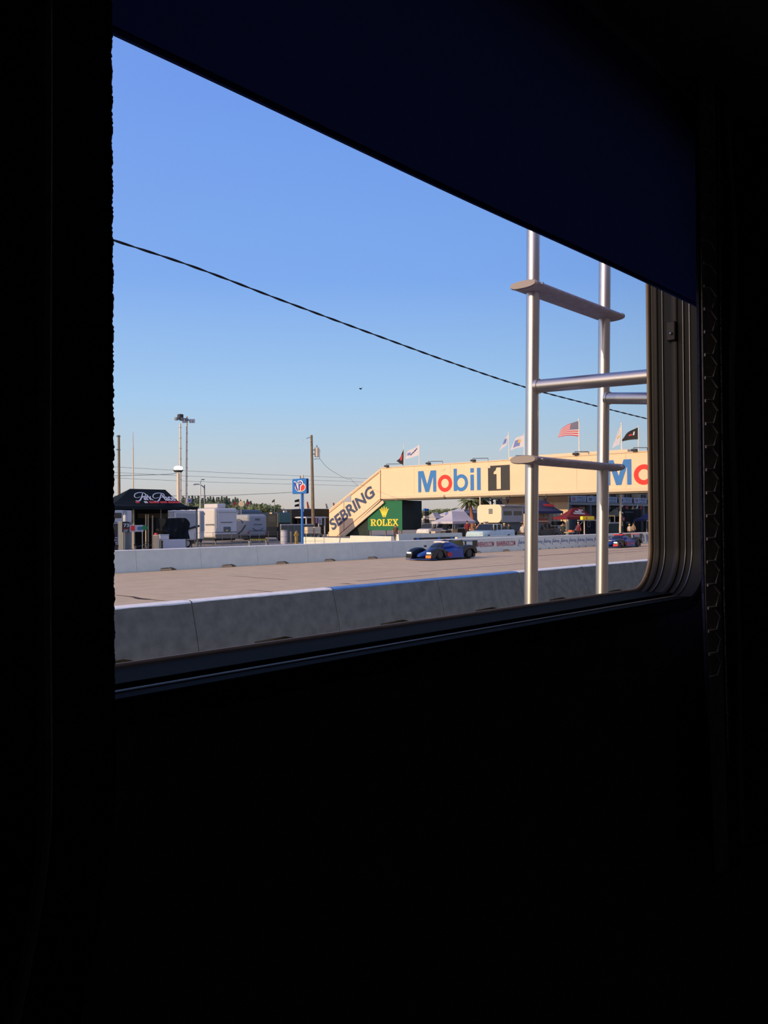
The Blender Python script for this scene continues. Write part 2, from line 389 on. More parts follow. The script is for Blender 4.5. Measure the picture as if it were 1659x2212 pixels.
# window with its stepped aluminium track
m_al = mat('window_aluminium', (150, 150, 150), .38, metal=.9, var=.1, scale=40)
m_frame = mat('window_frame_dark', (58, 56, 56), .5, metal=.5, var=.1, scale=30, spec=.3)
m_brown = mat('window_outer_lip', (104, 92, 84), .6, var=.1, scale=30)
m_blk = mat('window_gasket', (34, 34, 36), .6, spec=.3)
def ring(name, m, y0, y1, i0, i1, parent, r=RC, rnd=0):
    """box-section ring; i0 (wall side) .. i1 (inwards)"""
    a = rrect(WIN['x0']+i0, WIN['x1']-i0, WIN['z0']+i0, WIN['z1']-i0, max(r-i0, .01), 12)
    b = rrect(WIN['x0']+i1, WIN['x1']-i1, WIN['z0']+i1, WIN['z1']-i1, max(r-i1, .01), 12)
    n = len(a); ym = (y0+y1)/2; ds = (y1-y0)*.3; dc = (i1-i0)*.25
    c = rrect(WIN['x0']+i1-dc, WIN['x1']-i1+dc, WIN['z0']+i1-dc, WIN['z1']-i1+dc, max(r-i1+dc, .01), 12)
    loops = [[(x, y0, z) for x, z in a], [(x, y0, z) for x, z in c], [(x, y0+ds, z) for x, z in b], [(x, y1-ds, z) for x, z in b], [(x, y1, z) for x, z in c], [(x, y1, z) for x, z in a]]
    V = [p for l in loops for p in l]; F = []
    for k in range(6):
        for i in range(n):
            j = (i+1) % n; F.append((k*n+i, k*n+j, ((k+1) % 6)*n+j, ((k+1) % 6)*n+i))
    return MB().add(V, F).build(name, m, parent, smooth=True)
win = bpy.data.objects.new('window_1', None); COL.objects.link(win); win.location = (1.0, .66, WIN['z0']); win['kind'] = 'structure'
ring('liner', m_blk, .598, .6995, -.0035, .0, win)
ring('outer_lip', m_brown, .697, .7035, -.001, .0095, win)
ring('pane_frame', m_frame, .684, .693, -.001, .0035, win)
ring('track_rib', m_al, .6725, .6745, -.001, .003, win)
ring('track_channel', m_frame, .645, .656, -.001, .005, win)
ring('track_rib', m_al, .6325, .6345, -.001, .004, win)
ring('track_rib', m_al, .621, .6235, -.001, .002, win)
ring('inner_lip', m_frame, .596, .604, -.022, -.001, win)
m_gsk = mat('sill_cover_black', (16, 16, 18), .9, spec=.08)  # black covers added to hide sky light on the sill ribs
MB().box(WIN['x0'], WIN['x1']-.075, .629, .6935, WIN['z0']-.001, WIN['z0']+.0058).build('sill_cover', m_gsk, win, bevel=.001, seg=1)
MB().box(WIN['x0'], WIN['x1']-.06, .598, .6175, WIN['z0']-.012, WIN['z0']+.0005).build('sill_cover', m_gsk, win, bevel=.001, seg=1)
MB().cyl((WIN['x0'], .6225, WIN['z0']-.0005), (WIN['x1']-.06, .6225, WIN['z0']-.0005), .0026, n=10).build('sill_bead', mat('sill_bead_alloy', (190, 180, 160), .55, metal=.7), win, smooth=True)
# glass pane
mg = bpy.data.materials.new('window_glass'); mg.use_nodes = True; g = mg.node_tree; g.nodes.clear()
go = g.nodes.new('ShaderNodeOutputMaterial'); tr = g.nodes.new('ShaderNodeBsdfTransparent'); gl = g.nodes.new('ShaderNodeBsdfGlossy'); mx = g.nodes.new('ShaderNodeMixShader'); fr = g.nodes.new('ShaderNodeLayerWeight')
tr.inputs[0].default_value = (.97, .975, .97, 1); gl.inputs['Roughness'].default_value = .0; fr.inputs[0].default_value = .5; pw = g.nodes.new('ShaderNodeMath'); pw.operation = 'POWER'; pw.inputs[1].default_value = 5; ma = g.nodes.new('ShaderNodeMath'); ma.operation = 'MULTIPLY_ADD'; ma.inputs[1].default_value = .9; ma.inputs[2].default_value = .035
g.links.new(fr.outputs['Facing'], pw.inputs[0]); g.links.new(pw.outputs[0], ma.inputs[0]); g.links.new(ma.outputs[0], mx.inputs[0]); g.links.new(tr.outputs[0], mx.inputs[1]); g.links.new(gl.outputs[0], mx.inputs[2]); g.links.new(mx.outputs[0], go.inputs[0])
gp = rrect(WIN['x0'], WIN['x1'], WIN['z0'], WIN['z1'], RC, 8)
MB().poly([(x, .690, z) for x, z in gp], (0, -1, 0), .003).build('glass_pane', mg, win, fix=False)
# small latch on the right jamb
lt = thing('window_latch', 'small metal latch on the right window jamb below the blind', 'latch', (WIN['x1']-.004, .652, 2.64))
MB().box(WIN['x1']-.012, WIN['x1']-.001, .645, .662, 2.632, 2.668).build('latch_body', m_frame, lt, bevel=.002)
MB().ball((WIN['x1']-.014, .652, 2.645), .0028, 8, 6).build('latch_knob', mat('latch_steel', (220, 220, 220), .25, metal=1), lt, smooth=True)
# roller blind above
m_bl = mat('blind_glare_fabric', (84, 100, 170), .95, var=.1, scale=60, trans=.045, spec=.05)  # blue and translucency carry the veil of lens glare over the blind
bt = thing('roller_blind', 'dark navy fabric blind pulled down over the top of the window', 'blind', (.75, .585, 2.68))
mb = MB(); cols = []
for i in range(41):
    x = -.15+2.1*i/40; zb = 2.676+.004*math.sin(x*1.7)-.0035*math.exp(-((x-.8)/.3)**2)
    yy = .588+.0012*math.sin(x*23)
    cols.append([(x, yy, zb), (x, yy, zb+.1), (x, yy, 3.03)])
mb.loft(cols, closed=False, cap=False); mb.build('blind_sheet', m_bl, bt)
mb = MB().tube([(x, .5885, 2.6775+.004*math.sin(x*1.7)-.0035*math.exp(-((x-.8)/.3)**2)) for x in [-.15+2.1*i/30 for i in range(31)]], .0035, 6)
mb.build('hem_bar', m_bl, bt, smooth=True)
# curtains
m_cur = mat('curtain_fabric', (86, 84, 104), .95, var=.2, scale=80, bump=.4, spec=.04, trans=.25)
m_cur2 = mat('curtain_hem_trim', (170, 158, 146), .9, var=.25, scale=120, spec=.05)
m_cord = mat('curtain_cord', (180, 168, 152), .85, var=.1, scale=100)
def curtain(name, label, edge, far, zt, zb, yb, folds, parent_x, inward):
    t = thing(name, label, 'curtain', (parent_x, yb, zb))
    N_, M_ = 90, 60; rows = []
    for k in range(M_+1):
        z = zt+(zb-zt)*k/M_; e = edge(z); row = []
        for i in range(N_+1):
            u = i/N_; x = e+(far(z)-e)*u
            y = yb + .014*math.sin(u*folds*2*math.pi+1.2)*min(1, u*6) + .004*math.sin(u*31+z*3)
            row.append((x, y, z))
        rows.append(row)
    V = [p for r in rows for p in r]; V2 = [(x, y+.004, z) for x, y, z in V]; n = N_+1
    F = []
    for k in range(M_):
        for i in range(N_):
            a = k*n+i; F.append((a, a+1, a+n+1, a+n)); F.append((len(V)+a, len(V)+a+n, len(V)+a+n+1, len(V)+a+1))
    for k in range(M_):
        a = k*n; F.append((a, a+n, len(V)+a+n, len(V)+a))
    MB().add(V+V2, F).build('curtain_cloth', m_cur, t, smooth=True)
    return t, rows
EL = lambda z: (.3275 + .0*z) - (0 if z > 2.12 else .55*(2.12-z)**1.6)
tl, rl = curtain('curtain', 'dark curtain gathered at the left edge of the window', EL, lambda z: -.75, 3.03, 1.70, .545, 7, .1, 1)
rnd = random.Random(3)
pl = []; rr_ = []   # fuzzy chenille edge
for i in range(900):
    z = 1.72+1.3*i/900; pl.append((EL(z)-.0012+.0004*math.sin(z*300)+rnd.uniform(-.0002, .0002), .547, z)); rr_.append(.0016+rnd.uniform(-.0005, .0005))
MB().tube(pl, rr_, 6).build('edge_trim', m_cur, tl, smooth=True)
ef = lambda z: EL(z)-.062-.02*max(0, 2.15-z)
MB().tube([(ef(z), .524+.002*math.sin(z*9), z) for z in [1.72+1.3*i/60 for i in range(61)]], .0045, 7).build('folded_hem', m_cur2, tl, smooth=True)
ER = lambda z: 1.388 + .045*max(0, 2.2-z)**1.2
tr_, rr = curtain('curtain', 'dark patterned curtain hanging to the right of the window, with a hexagon cord trim', ER, lambda z: 2.45, 3.03, 1.70, .535, 6, 1.9, -1)
x_in = ER(2.5)
mb = MB()
def stripX(z, u): return Vector((ER(z)+.002+u*.030, .531-.014*u, z))
for k in range(26):      # chain of hexagonal cord loops
    zc = 2.06+k*.0375; pts = []
    for a, b in [(0, .5), (.55, .5), (1, .12), (.62, -.42), (0, -.45)]:
        pts.append(stripX(zc+b*.0375, a*.8))
    MB().tube(pts, .0017, 6).build('cord_loop', m_cord, tr_, smooth=True)
secs = [[stripX(z, 0)+Vector((0, .003, 0)), stripX(z, 1.0)+Vector((0, .003, 0)), stripX(z, 1.0)+Vector((0, .005, 0)), stripX(z, 0)+Vector((0, .005, 0))] for z in [1.72+1.3*i/40 for i in range(41)]]
MB().loft(secs).build('trim_band', m_cur2, tr_)
mb = MB()
for i in range(420):
    z = 1.9+1.1*i/420; p = stripX(z, 1.05)
    mb.cyl(p, p+Vector((rnd.uniform(.004, .009), rnd.uniform(-.002, .002), rnd.uniform(-.003, .003))), .0013, .0007, 4)
mb.build('edge_pile', m_cur2, tr_, kind='stuff')
MB().tube([(ER(z)+.085+.004*math.sin(z*14), .515+.003*math.sin(z*11), z) for z in [1.75+1.25*i/60 for i in range(61)]], .005, 7).build('folded_hem', m_cur2, tr_, smooth=True)
# ------------------------------------------------------------------ ladder outside the window
m_st = mat('ladder_tube_metal', (204, 200, 196), .31, metal=1., var=.04, scale=20)
m_stp = mat('ladder_step_metal', (182, 174, 178), .6, metal=.15, var=.15, scale=60, bump=.15)
m_cap = mat('step_end_cap', (150, 142, 142), .6, var=.1)
YL = 1.1; rl_ = .0162
PB = on(1147, 1300, 1, YL); PT = on(1152, 520, 1, YL); QB = on(1300, 1280, 1, YL); QT = on(1306.5, 585, 1, YL)
def ext(a, b, z): t_ = (z-a.z)/(b.z-a.z); return a+(b-a)*t_
lad = thing('ladder', 'shiny aluminium tube ladder outside the window at right, with flat treads', 'ladder', (1.95, YL, 1.0))
for a, b in [(PB, PT), (QB, QT)]:
    Cy('rail', m_st, lad, ext(a, b, 1.0), ext(a, b, 3.35), rl_, n=40)
def step(pxl, pxr, pyl, pyr, tilt):
    zl = on(1151, pyl, 1, YL).z; zr = on(1304, pyr, 1, YL).z; z = (zl+zr)/2
    xl = on(1151, pyl, 1, YL).x-.047; xr = on(1304, pyr, 1, YL).x+.044
    prof = []
    for i in range(20):
        t = 2*math.pi*i/20; yy = math.copysign(abs(math.cos(t))**.75, math.cos(t))*.036; zz = math.copysign(abs(math.sin(t))**.8, math.sin(t))*.0095
        prof.append((yy*math.cos(tilt)-zz*math.sin(tilt), yy*math.sin(tilt)+zz*math.cos(tilt)))
    st = MB().loft([[(x, YL-.004+a, z+b) for a, b in prof] for x in (xl, xr)]).build('tread', m_stp, lad, smooth=True)
    for x, s in ((xl, -1), (xr, 1)):
        MB().loft([[(x, YL-.004+a*1.04, z+b*1.1) for a, b in prof], [(x+s*.006, YL-.004+a*.96, z+b*.9) for a, b in prof]]).build('end_cap', m_cap, st, smooth=True)
        xs_ = x-s*.022
        MB().cyl((xs_, YL-.0395, z), (xs_, YL-.0445, z), .0035, n=10).build('rivet', m_st, st, smooth=True)
step(0, 0, 628, 678, 0)
step(0, 0, 996, 1008, 0)
step(0, 0, 0, 0, 0) if False else None
for (a, c, b2, d) in [(PB, PT, (1401, 813), .80), (QB, QT, (1401, 860.5), .955)]:
    zt_ = 2.622 if a is PB else 2.632
    s0 = ext(a, c, zt_); e0 = on(*b2, 1, d)
    e1 = s0+(e0-s0)*((s0.y-.74)/(s0.y-e0.y))
    tb = Cy('bracket_tube', m_st, lad, s0+(e0-s0).normalized()*.012, e1, .0158, n=40)
    MB().cyl(s0+(e0-s0).normalized()*.011, s0+(e0-s0).normalized()*.020, .0178, n=30).build('weld_collar', m_st, tb, smooth=True)
    MB().cyl((e1.x, .735, e1.z), (e1.x, .742, e1.z), .035, n=24).build('mounting_plate', m_st, tb, smooth=True)
# ------------------------------------------------------------------ overhead cable, bird
m_wire = mat('cable_rubber', (26, 26, 30), .7)
pts = []
for (px, py) in [(-200, 372), (60, 453), (234, 515), (420, 577), (620, 653), (820, 727), (980, 785), (1130, 835), (1260, 870), (1400, 905), (1480, 922), (1560, 938)]:
    pts.append(on(px, py, 1, 16.0))
def spline(P, n=12):
    out = []
    for i in range(len(P)-1):
        p0 = P[max(i-1, 0)]; p1 = P[i]; p2 = P[i+1]; p3 = P[min(i+2, len(P)-1)]
        for k in range(n):
            t = k/n; out.append(.5*((2*p1)+(p2-p0)*t+(2*p0-5*p1+4*p2-p3)*t*t+(3*p1-p0-3*p2+p3)*t**3))
    out.append(P[-1]); return out
sp = spline(pts, 60); N_ = len(sp)
cab = thing('overhead_cable', 'black twisted overhead cable sagging across the sky', 'cable', sp[0])
for ph in (0, math.pi):
    tw = []
    for i, p in enumerate(sp):
        a = p.length*0 + p.x*5.0+ph; tw.append(p+Vector((0, math.cos(a), math.sin(a)))*.0135)
    MB().tube(tw, .0145, 6).build('strand', m_wire, cab, smooth=True)
bc = on(779, 840, 1, 38); bird = thing('bird', 'tiny dark bird flying alone in the open sky', 'bird', bc)
MB().ball(bc, (.10, .05, .045), 8, 6).ball(bc+Vector((-.1, 0, .02)), .03, 6, 5).build('body', m_wire, bird, smooth=True)
for s in (-1, 1):
    MB().add([bc+Vector((-.04, 0, .02)), bc+Vector((.05, 0, .02)), bc+Vector((.03, s*.18, .07)), bc+Vector((-.0, s*.2, .07)), bc+Vector((-.04, 0, .035)), bc+Vector((.05, 0, .03))],
             [(0, 1, 2, 3), (4, 3, 2, 5), (0, 4, 3), (1, 5, 2), (0, 1, 5, 4)]).build('wing', m_wire, bird, fix=True)
# ------------------------------------------------------------------ pedestrian bridge over the track
BX = 83.5; BD = 3.0
m_cream = mat('bridge_cream_panel', (236, 203, 171), .8, var=.03, scale=.7, spec=.2)
m_trim = mat('bridge_trim', (214, 196, 168), .7, var=.05)
m_seam = mat('bridge_seam', (120, 84, 66), .8)
m_blue = mat('sign_blue', (66, 124, 190), .7, var=.02, spec=.2); m_redo = mat('sign_red', (238, 66, 60), .7, var=.02, spec=.2)
m_char = mat('sign_charcoal', (66, 66, 68), .75, var=.04, spec=.2); m_slate = mat('sign_slate_blue', (72, 84, 112), .75, var=.02, spec=.2)
m_under = mat('bridge_steel', (120, 112, 100), .7, var=.1)
yL = ox(822, 1050, BX).y; yR = 6.0
zb = 5.25; zt = 9.2
bz = thing('footbridge', 'long cream footbridge over the track with blue and red lettering and stairs', 'bridge', (BX+1.5, 50, 0))
npan = 12; seg_ = (yL-yR)/npan
for i in range(npan):
    y1 = yL-i*seg_; y0 = y1-seg_
    B('side_panel', m_cream, bz, BX, BX+.12, y0+.008, y1-.008, zb, zt, bevel=.01, seg=1)
B('side_panel', m_cream, bz, BX+BD-.12, BX+BD, yR, yL, zb, zt)
B('deck', m_under, bz, BX+.12, BX+BD-.12, yR, yL, zb+.02, zb+.5)
B('lower_fascia', m_trim, bz, BX-.10, BX-.0, yR, yL-.2, zb-.06, zb+.30, bevel=.02, seg=1)
B('lower_girder', m_under, bz, BX+.05, BX+.35, yR, yL-.4, zb-.24, zb+.0, bevel=.02, seg=1)
B('lower_girder', m_under, bz, BX+BD-.35, BX+BD-.05, yR, yL-.4, zb-.24, zb+.0)
B('roof', m_trim, bz, BX-.08, BX+BD+.08, yR, yL+.05, zt, zt+.13, bevel=.03, seg=1)
ya = ox(1098, 1000, BX).y; yb_ = ox(1355, 1000, BX).y
B('roof_box', m_trim, bz, BX+.1, BX+BD-.1, yb_, ya, zt+.13, zt+.42, bevel=.03, seg=1)
for yy in (yR+1.5, 31.2 if False else 34.9-1.6, 64.0):
    if yy > 60: continue
    for dx in (.3, BD-.6):
        B('support_column', m_under, bz, BX+dx, BX+dx+.4, yy-.2, yy+.2, 0, zb-.24, bevel=.03, seg=1)
def S(px, py=1050): return ox(px, py, BX-.02).y
def lrect(px0, px1, py0, py1, pxm=None):
    pm = (px0+px1)/2 if pxm is None else pxm
    a = ox(px0, py0, BX-.02); b = ox(px1, py0, BX-.02); top = ox(pm, py1, BX-.02); bot = ox(pm, py0, BX-.02)
    return a.y, b.y, bot.z, top.z
ZB_ = 5.9; ZC = 8.56
def Lm(loops, name, m, ys, yw, z0, zh, ext=.012):
    o = shape(loops, name, m, bz, (BX-.014, ys, z0), MY, ZV, yw, zh, ext); return o
def mobil(off):
    M = [[(0, 0), (0, 1), (.30, 1), (.5, .36), (.70, 1), (1, 1), (1, 0), (.83, 0), (.83, .74), (.60, 0), (.40, 0), (.17, .74), (.17, 0)]]
    y = S(903.4)-off; yw = y-(S(942.3)-off); Lm(M, 'letter_m', m_blue, y, yw, ZB_, ZC-ZB_)
    y = S(945.9)-off; yw = S(945.9)-S(976.6); zo = 1.98
    Lm([circ(.5, .5, .5, .5, 48), circ(.5, .5, .27, .27, 40)], 'letter_o', m_redo, y, yw, ZB_-.06, zo+.12)
    y = S(980)-off; yw = S(980)-S(1011); r = (1.98)/(ZC-ZB_)
    Lm([[(0, 0), (0, 1), (.23, 1), (.23, .66)] + circ(.53, .36, .47, .38, 30, math.radians(128), math.radians(-128)) + [(.23, .05), (.23, 0)], circ(.52, .36, .27, .22, 30)],
       'letter_b', m_blue, y, yw, ZB_, ZC-ZB_+.05)
    y = S(1016.2)-off; yw = S(1016.2)-S(1023.8)
    Lm([[(0, 0), (0, .71), (1, .71), (1, 0)], [(0, .80), (0, 1), (1, 1), (1, .80)]], 'letter_i', m_blue, y, yw, ZB_, ZC-ZB_)
    y = S(1030.4)-off; yw = S(1030.4)-S(1038.4)
    Lm([[(0, 0), (0, 1), (1, 1), (1, 0)]], 'letter_l', m_blue, y, yw, ZB_, ZC-ZB_)
    y0 = S(1054.4)-off; y1 = S(1101.4)-off
    if y1 < yR+1: return
    bx = Lm([[(0, 0), (0, 1), (1, 1), (1, 0)]], 'numeral_square', m_char, y0, y0-y1, ZB_-.12, 2.93)
    shape([[(.36, 0), (.36, .70), (0, .70), (0, .80), (.22, .86), (.36, 1), (.88, 1), (.88, 0)]], 'numeral', m_cream, bx, (BX-.030, S(1067)-off, ZB_+.06), MY, ZV, S(1067)-S(1084), 2.50, .012)
mobil(0)
mobil(S(942.3)-S(1364, 1020))
# stair enclosure with the town name
P1 = [ox(*p, BX) for p in [(707, 1106), (822, 1014.5), (822, 1081), (737, 1161), (707, 1161)]]
P1[0].z += 0; P1[3].z = P1[4].z = GP
yS1 = P1[0].y; 
MB().poly(P1, (-1, 0, 0), .12).build('stair_panel', m_cream, bz)
MB().poly([p+Vector((BD-.12, 0, 0)) for p in P1], (-1, 0, 0), .12).build('stair_panel', m_cream, bz)
# treads behind the panel
for k in range(18):
    f_ = k/17; y = P1[3].y+(yL-P1[3].y)*(f_) if False else (P1[4].y-1.5)+((yL+.2)-(P1[4].y-1.5))*f_
    z = GP+.15+(zb-.3-GP)*f_
    B('stair_tread', m_under, bz, BX+.13, BX+BD-.13, y-.25, y+.25, z, z+.06)
def bar(a, b, w_, m, name, d=.05, push=0.0):
    a = Vector(a); b = Vector(b); dd = (b-a).normalized(); nrm = Vector((-1, 0, 0)); s_ = dd.cross(nrm)*w_/2
    o = Vector((-push, 0, 0))
    return MB().poly([a-s_+o, b-s_+o, b+s_+o, a+s_+o], (-1, 0, 0), d).build(name, m, bz)
bar(P1[0], P1[1], .22, m_trim, 'edge_board', .2, .06)
bar(P1[2]+Vector((0, -.5, -.15)), P1[3]+Vector((0, -.3, -.0)), .42, m_trim, 'edge_board', .2, .06)
bar(P1[1]+Vector((0, 0, 0)), P1[2], .1, m_seam, 'seam', .05, .03)
q = [ox(*p, BX-.03) for p in [(710, 1109), (819, 1021), (820, 1079), (726, 1160)]]
bar(q[0], q[1], .07, m_seam, 'seam', .04, 0); bar(q[2], q[3], .07, m_seam, 'seam', .04, 0)
bar(ox(709.5, 1109, BX-.03), ox(709.5, 1160, BX-.03), .07, m_seam, 'seam', .04, 0)
bar(ox(742.7, 1084, BX-.03), ox(742.7, 1147, BX-.03), .06, m_seam, 'seam', .04, 0)
# panel in sky colour, added for the open gap under the handrail
g4 = [ox(*p, BX-.04) for p in [(737, 1085.5), (758, 1068.5), (758, 1084), (743, 1084)]]
MB().poly(g4, (-1, 0, 0), .03).build('sky_gap_panel', mat('gap_sky_tone', (150, 162, 186), .7), bz)
t0 = ox(719, 1147, BX-.03); a30 = math.radians(30.6); rr_ = Vector((0, -math.cos(a30), math.sin(a30))); uu_ = Vector((0, math.sin(a30), math.cos(a30)))
te = ox(815, 1075, BX-.03); ln = (te-t0).length
text('SEBRING', 'letters', m_slate, bz, t0+Vector((-.01, 0, 0)), rr_, uu_, ln*.985, 1.62, .028, 0, .012)
# sponsor box below the bridge end
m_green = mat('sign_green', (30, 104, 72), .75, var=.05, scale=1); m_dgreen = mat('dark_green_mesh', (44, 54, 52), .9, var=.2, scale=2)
m_yel = mat('sign_gold', (240, 206, 70), .6, var=.02)
GX = BX+.35; yg0 = ox(869, 1100, GX).y; yg1 = ox(795, 1100, GX).y; gx1 = on(911, 1100, 1, yg0).x
gb = thing('sponsor_box', 'dark green advertising box below the bridge end, gold crown on its front', 'sign', ((GX+gx1)/2, (yg0+yg1)/2, GP))
B('box_body', m_dgreen, gb, GX, gx1, yg0, yg1, 1.15, zb-.3)
B('front_board', m_green, gb, GX-.06, GX-.005, yg0-.02, yg1, 1.12, zb-.28, bevel=.01, seg=1)
for y in (yg0+.3, (yg0+yg1)/2, yg1-.3):
    B('leg', m_under, gb, GX+.1, GX+.22, y-.06, y+.06, GP, 1.15)
for x in (gx1-.3,): B('leg', m_under, gb, x, x+.12, yg0+.2, yg0+.32, GP, 1.15)
# gold serif word, each glyph its own slab-serif outline
gx = GX-.068
def G(px, py): return ox(px, py, gx)
za = G(830, 1136).z; zc_ = G(830, 1121.5).z; ya_ = G(800.8, 1130).y; yz_ = G(861.4, 1130).y
W_ = (ya_-yz_)
def serifR(): return [[(0, 0), (0, .12), (.1, .12), (.1, .88), (0, .88), (0, 1), (.6, 1), (.84, .93), (.92, .74), (.84, .56), (.66, .48), (.86, .12), (1, .12), (1, 0), (.66, 0), (.44, .43), (.36, .43), (.36, .12), (.46, .12), (.46, 0)],
                     [(.36, .55), (.5, .55), (.63, .62), (.66, .73), (.6, .85), (.48, .89), (.36, .89)]]
def serifO(): return [circ(.5, .5, .5, .53, 30), circ(.5, .5, .22, .38, 24)]
def serifL(): return [[(0, 0), (0, .12), (.12, .12), (.12, .88), (0, .88), (0, 1), (.54, 1), (.54, .88), (.42, .88), (.42, .12), (.72, .12), (.86, .4), (1, .4), (1, 0)]]
def serifE(): return [[(0, 0), (0, .12), (.12, .12), (.12, .88), (0, .88), (0, 1), (.96, 1), (.96, .68), (.84, .68), (.72, .88), (.42, .88), (.42, .57), (.58, .57), (.62, .7), (.72, .7), (.72, .32), (.62, .32), (.58, .45), (.42, .45), (.42, .12), (.74, .12), (.88, .36), (1, .36), (1, 0)]]
def serifX(): return [[(0, 0), (0, .12), (.12, .12), (.38, .5), (.14, .88), (.02, .88), (.02, 1), (.5, 1), (.5, .88), (.42, .88), (.55, .68), (.68, .88), (.6, .88), (.6, 1), (.97, 1), (.97, .88), (.85, .88), (.63, .57), (.9, .12), (1, .12), (1, 0), (.52, 0), (.52, .12), (.61, .12), (.47, .36), (.3, .12), (.38, .12), (.38, 0)]]
xx = 0
for fn, wd in [(serifR, .215), (serifO, .20), (serifL, .17), (serifE, .175), (serifX, .21)]:
    shape(fn(), 'gold_letter', m_yel, gb, (gx-.012, ya_-xx*W_, za), MY, ZV, wd*W_*.97, zc_-za, .012); xx += wd*1.03
cz0 = G(830, 1117).z; cz1 = G(830, 1094.5).z; cy0 = G(821, 1100).y; cw = cy0-G(839, 1100).y
crown = [(.30, .04), (.36, 0), (.64, 0), (.70, .04), (.72, .12), (1.0, .72), (.90, .78), (.70, .40), (.83, .86), (.70, .90), (.59, .42), (.56, .95), (.44, .95), (.41, .42), (.30, .90), (.17, .86), (.30, .40), (.10, .78), (0, .72), (.28, .12)]
shape([crown, circ(.5, .10, .12, .035, 14)], 'crown_emblem', m_yel, gb, (gx-.012, cy0, cz0), MY, ZV, cw, cz1-cz0, .012)
for cx, cy in [(-.0, .76), (.22, .92), (.5, .99), (.78, .92), (1.0, .76)]:
    yy = cy0-cx*cw; zz = cz0+cy*(cz1-cz0)
    MB().ball((gx-.02, yy, zz), (.03, .075, .075), 8, 6).build('crown_bead', m_yel, gb, smooth=True)
# dark infill under the stairs
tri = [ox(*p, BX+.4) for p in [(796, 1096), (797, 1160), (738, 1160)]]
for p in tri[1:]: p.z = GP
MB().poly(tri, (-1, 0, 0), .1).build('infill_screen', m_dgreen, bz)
# roof fittings of the bridge: flood lights on arms
def flood(px, pxe, i):
    a = ox(px, 990, BX); e = ox(pxe, 990, BX)
    t = thing('floodlight', '%s small floodlight arm from the left on the footbridge roof' % ORD[i], 'light', (BX-.0, a.y, zt+.13), 'floodlights along the bridge roof')
    B('lamp_head', m_char, t, BX-.5, BX-.05, a.y-.28, a.y+.28, zt+.13, zt+.36, bevel=.04, seg=1)
    MB().cyl((BX-.2, a.y+.1, zt+.5), (BX-.1, e.y, zt+.42), .035, n=6).build('arm', m_char, t)
    MB().cyl((BX-.04, e.y, zt+.0), (BX-.1, e.y, zt+.43), .025, n=6).build('stay', m_char, t)
    MB().cyl((BX-.2, a.y+.1, zt+.3), (BX-.2, a.y+.1, zt+.51), .03, n=6).build('post', m_char, t)
for i, (a, b) in enumerate([(838, 872), (928, 957), (1025, 1055), (1118, 1148), (1246, 1272), (1373, 1399)]): flood(a, b, i)
# small fittings
for px in (958, 1056, 1274): 
    p = ox(px, 1050, BX); B('wall_vent', m_trim, bz, BX-.05, BX, p.y-.25, p.y+.25, zt-.75, zt-.45)
for px, w_ in ((1180, 10), (1100, 8)):
    p = ox(px, 1066, BX)
    sp_ = thing('loudspeaker', 'small round horn loudspeaker below the bridge, %s' % ('in front of the beige building' if px == 1180 else 'left of the ladder rail'), 'speaker', (BX-.1, p.y, zb-.3))
    MB().cyl((BX-.75, p.y+.2, zb-.85), (BX-.25, p.y, zb-.65), .5, .2, 14).build('horn', m_char, sp_, smooth=True)
    MB().cyl((BX-.25, p.y, zb-.65), (BX+.1, p.y, zb-.2), .1, n=8).build('bracket', m_char, sp_)
# ------------------------------------------------------------------ flags
m_pole = mat('white_pole', (225, 220, 210), .5); m_wcl = mat('white_flag_cloth', (222, 218, 222), .85, trans=.3, var=.04)
m_bcl = mat('black_flag_cloth', (44, 42, 46), .85, trans=.2, var=.05); m_ccl = mat('blue_flag_print', (130, 142, 200), .85, trans=.3)
m_rcl = mat('red_flag_print', (214, 70, 74), .85, trans=.3); m_nvc = mat('navy_canton', (56, 62, 112), .85, trans=.3); m_ycl = mat('yellow_flag_print', (226, 190, 110), .85, trans=.3)
def cloth(name, mats, parent, PP, nu, nv, pick, wave=.12, rev=False):
    """PP(u,v)->px,py ; u from hoist 0..1, v top 0..1; at plane X"""
    V = []; X = PP[0]; f = PP[1]
    for j in range(nv+1):
        for i in range(nu+1):
            u = i/nu; v = j/nv; p = ox(*f(u, v), X); V.append(p+Vector((wave*math.sin(u*7+v*2)*u, 0, 0)))
    mb = MB(); n = nu+1
    for j in range(nv):
        for i in range(nu):
            a = j*n+i; mb.v
    mb.v = [tuple(v) for v in V]
    for j in range(nv):
        for i in range(nu):
            a = j*n+i; mb.f.append([a, a+1, a+n+1, a+n]); mb.mi.append(pick((i+.5)/nu, (j+.5)/nv))
    return mb.build(name, mats, parent, smooth=True, fix=False)
def bil(TL, TR, BR, BL, bow=0, bowv=0):
    """hoist side first: TL=hoist top, TR=fly top, BR=fly bottom, BL=hoist bottom"""
    def f(u, v):
        a = [TL[k]+(TR[k]-TL[k])*u for k in (0, 1)]; b = [BL[k]+(BR[k]-BL[k])*u for k in (0, 1)]
        p = [a[k]+(b[k]-a[k])*v for k in (0, 1)]; p[1] -= bow*math.sin(u*math.pi); return p
    return f
def flag(label, px, pyb, pyt, f, mats, pick, nu=14, nv=8, X=BX+1.2, name='flag', pr=.05):
    base = ox(px, pyb, X); top = ox(px, pyt, X); zr = zt+.13
    if 1098 < px < 1355: zr = zt+.42
    t = thing('flag', label, 'flag', (X, base.y, zr), 'flags along the footbridge roof')
    MB().cyl((X, base.y, zr), (X, base.y, top.z), pr, pr*.8, 8).ball((X, base.y, top.z), pr*1.5, 8, 6).build('flagpole', m_pole, t, smooth=True)
    cloth('flag_cloth', mats, t, (X, f), nu, nv, pick); return t
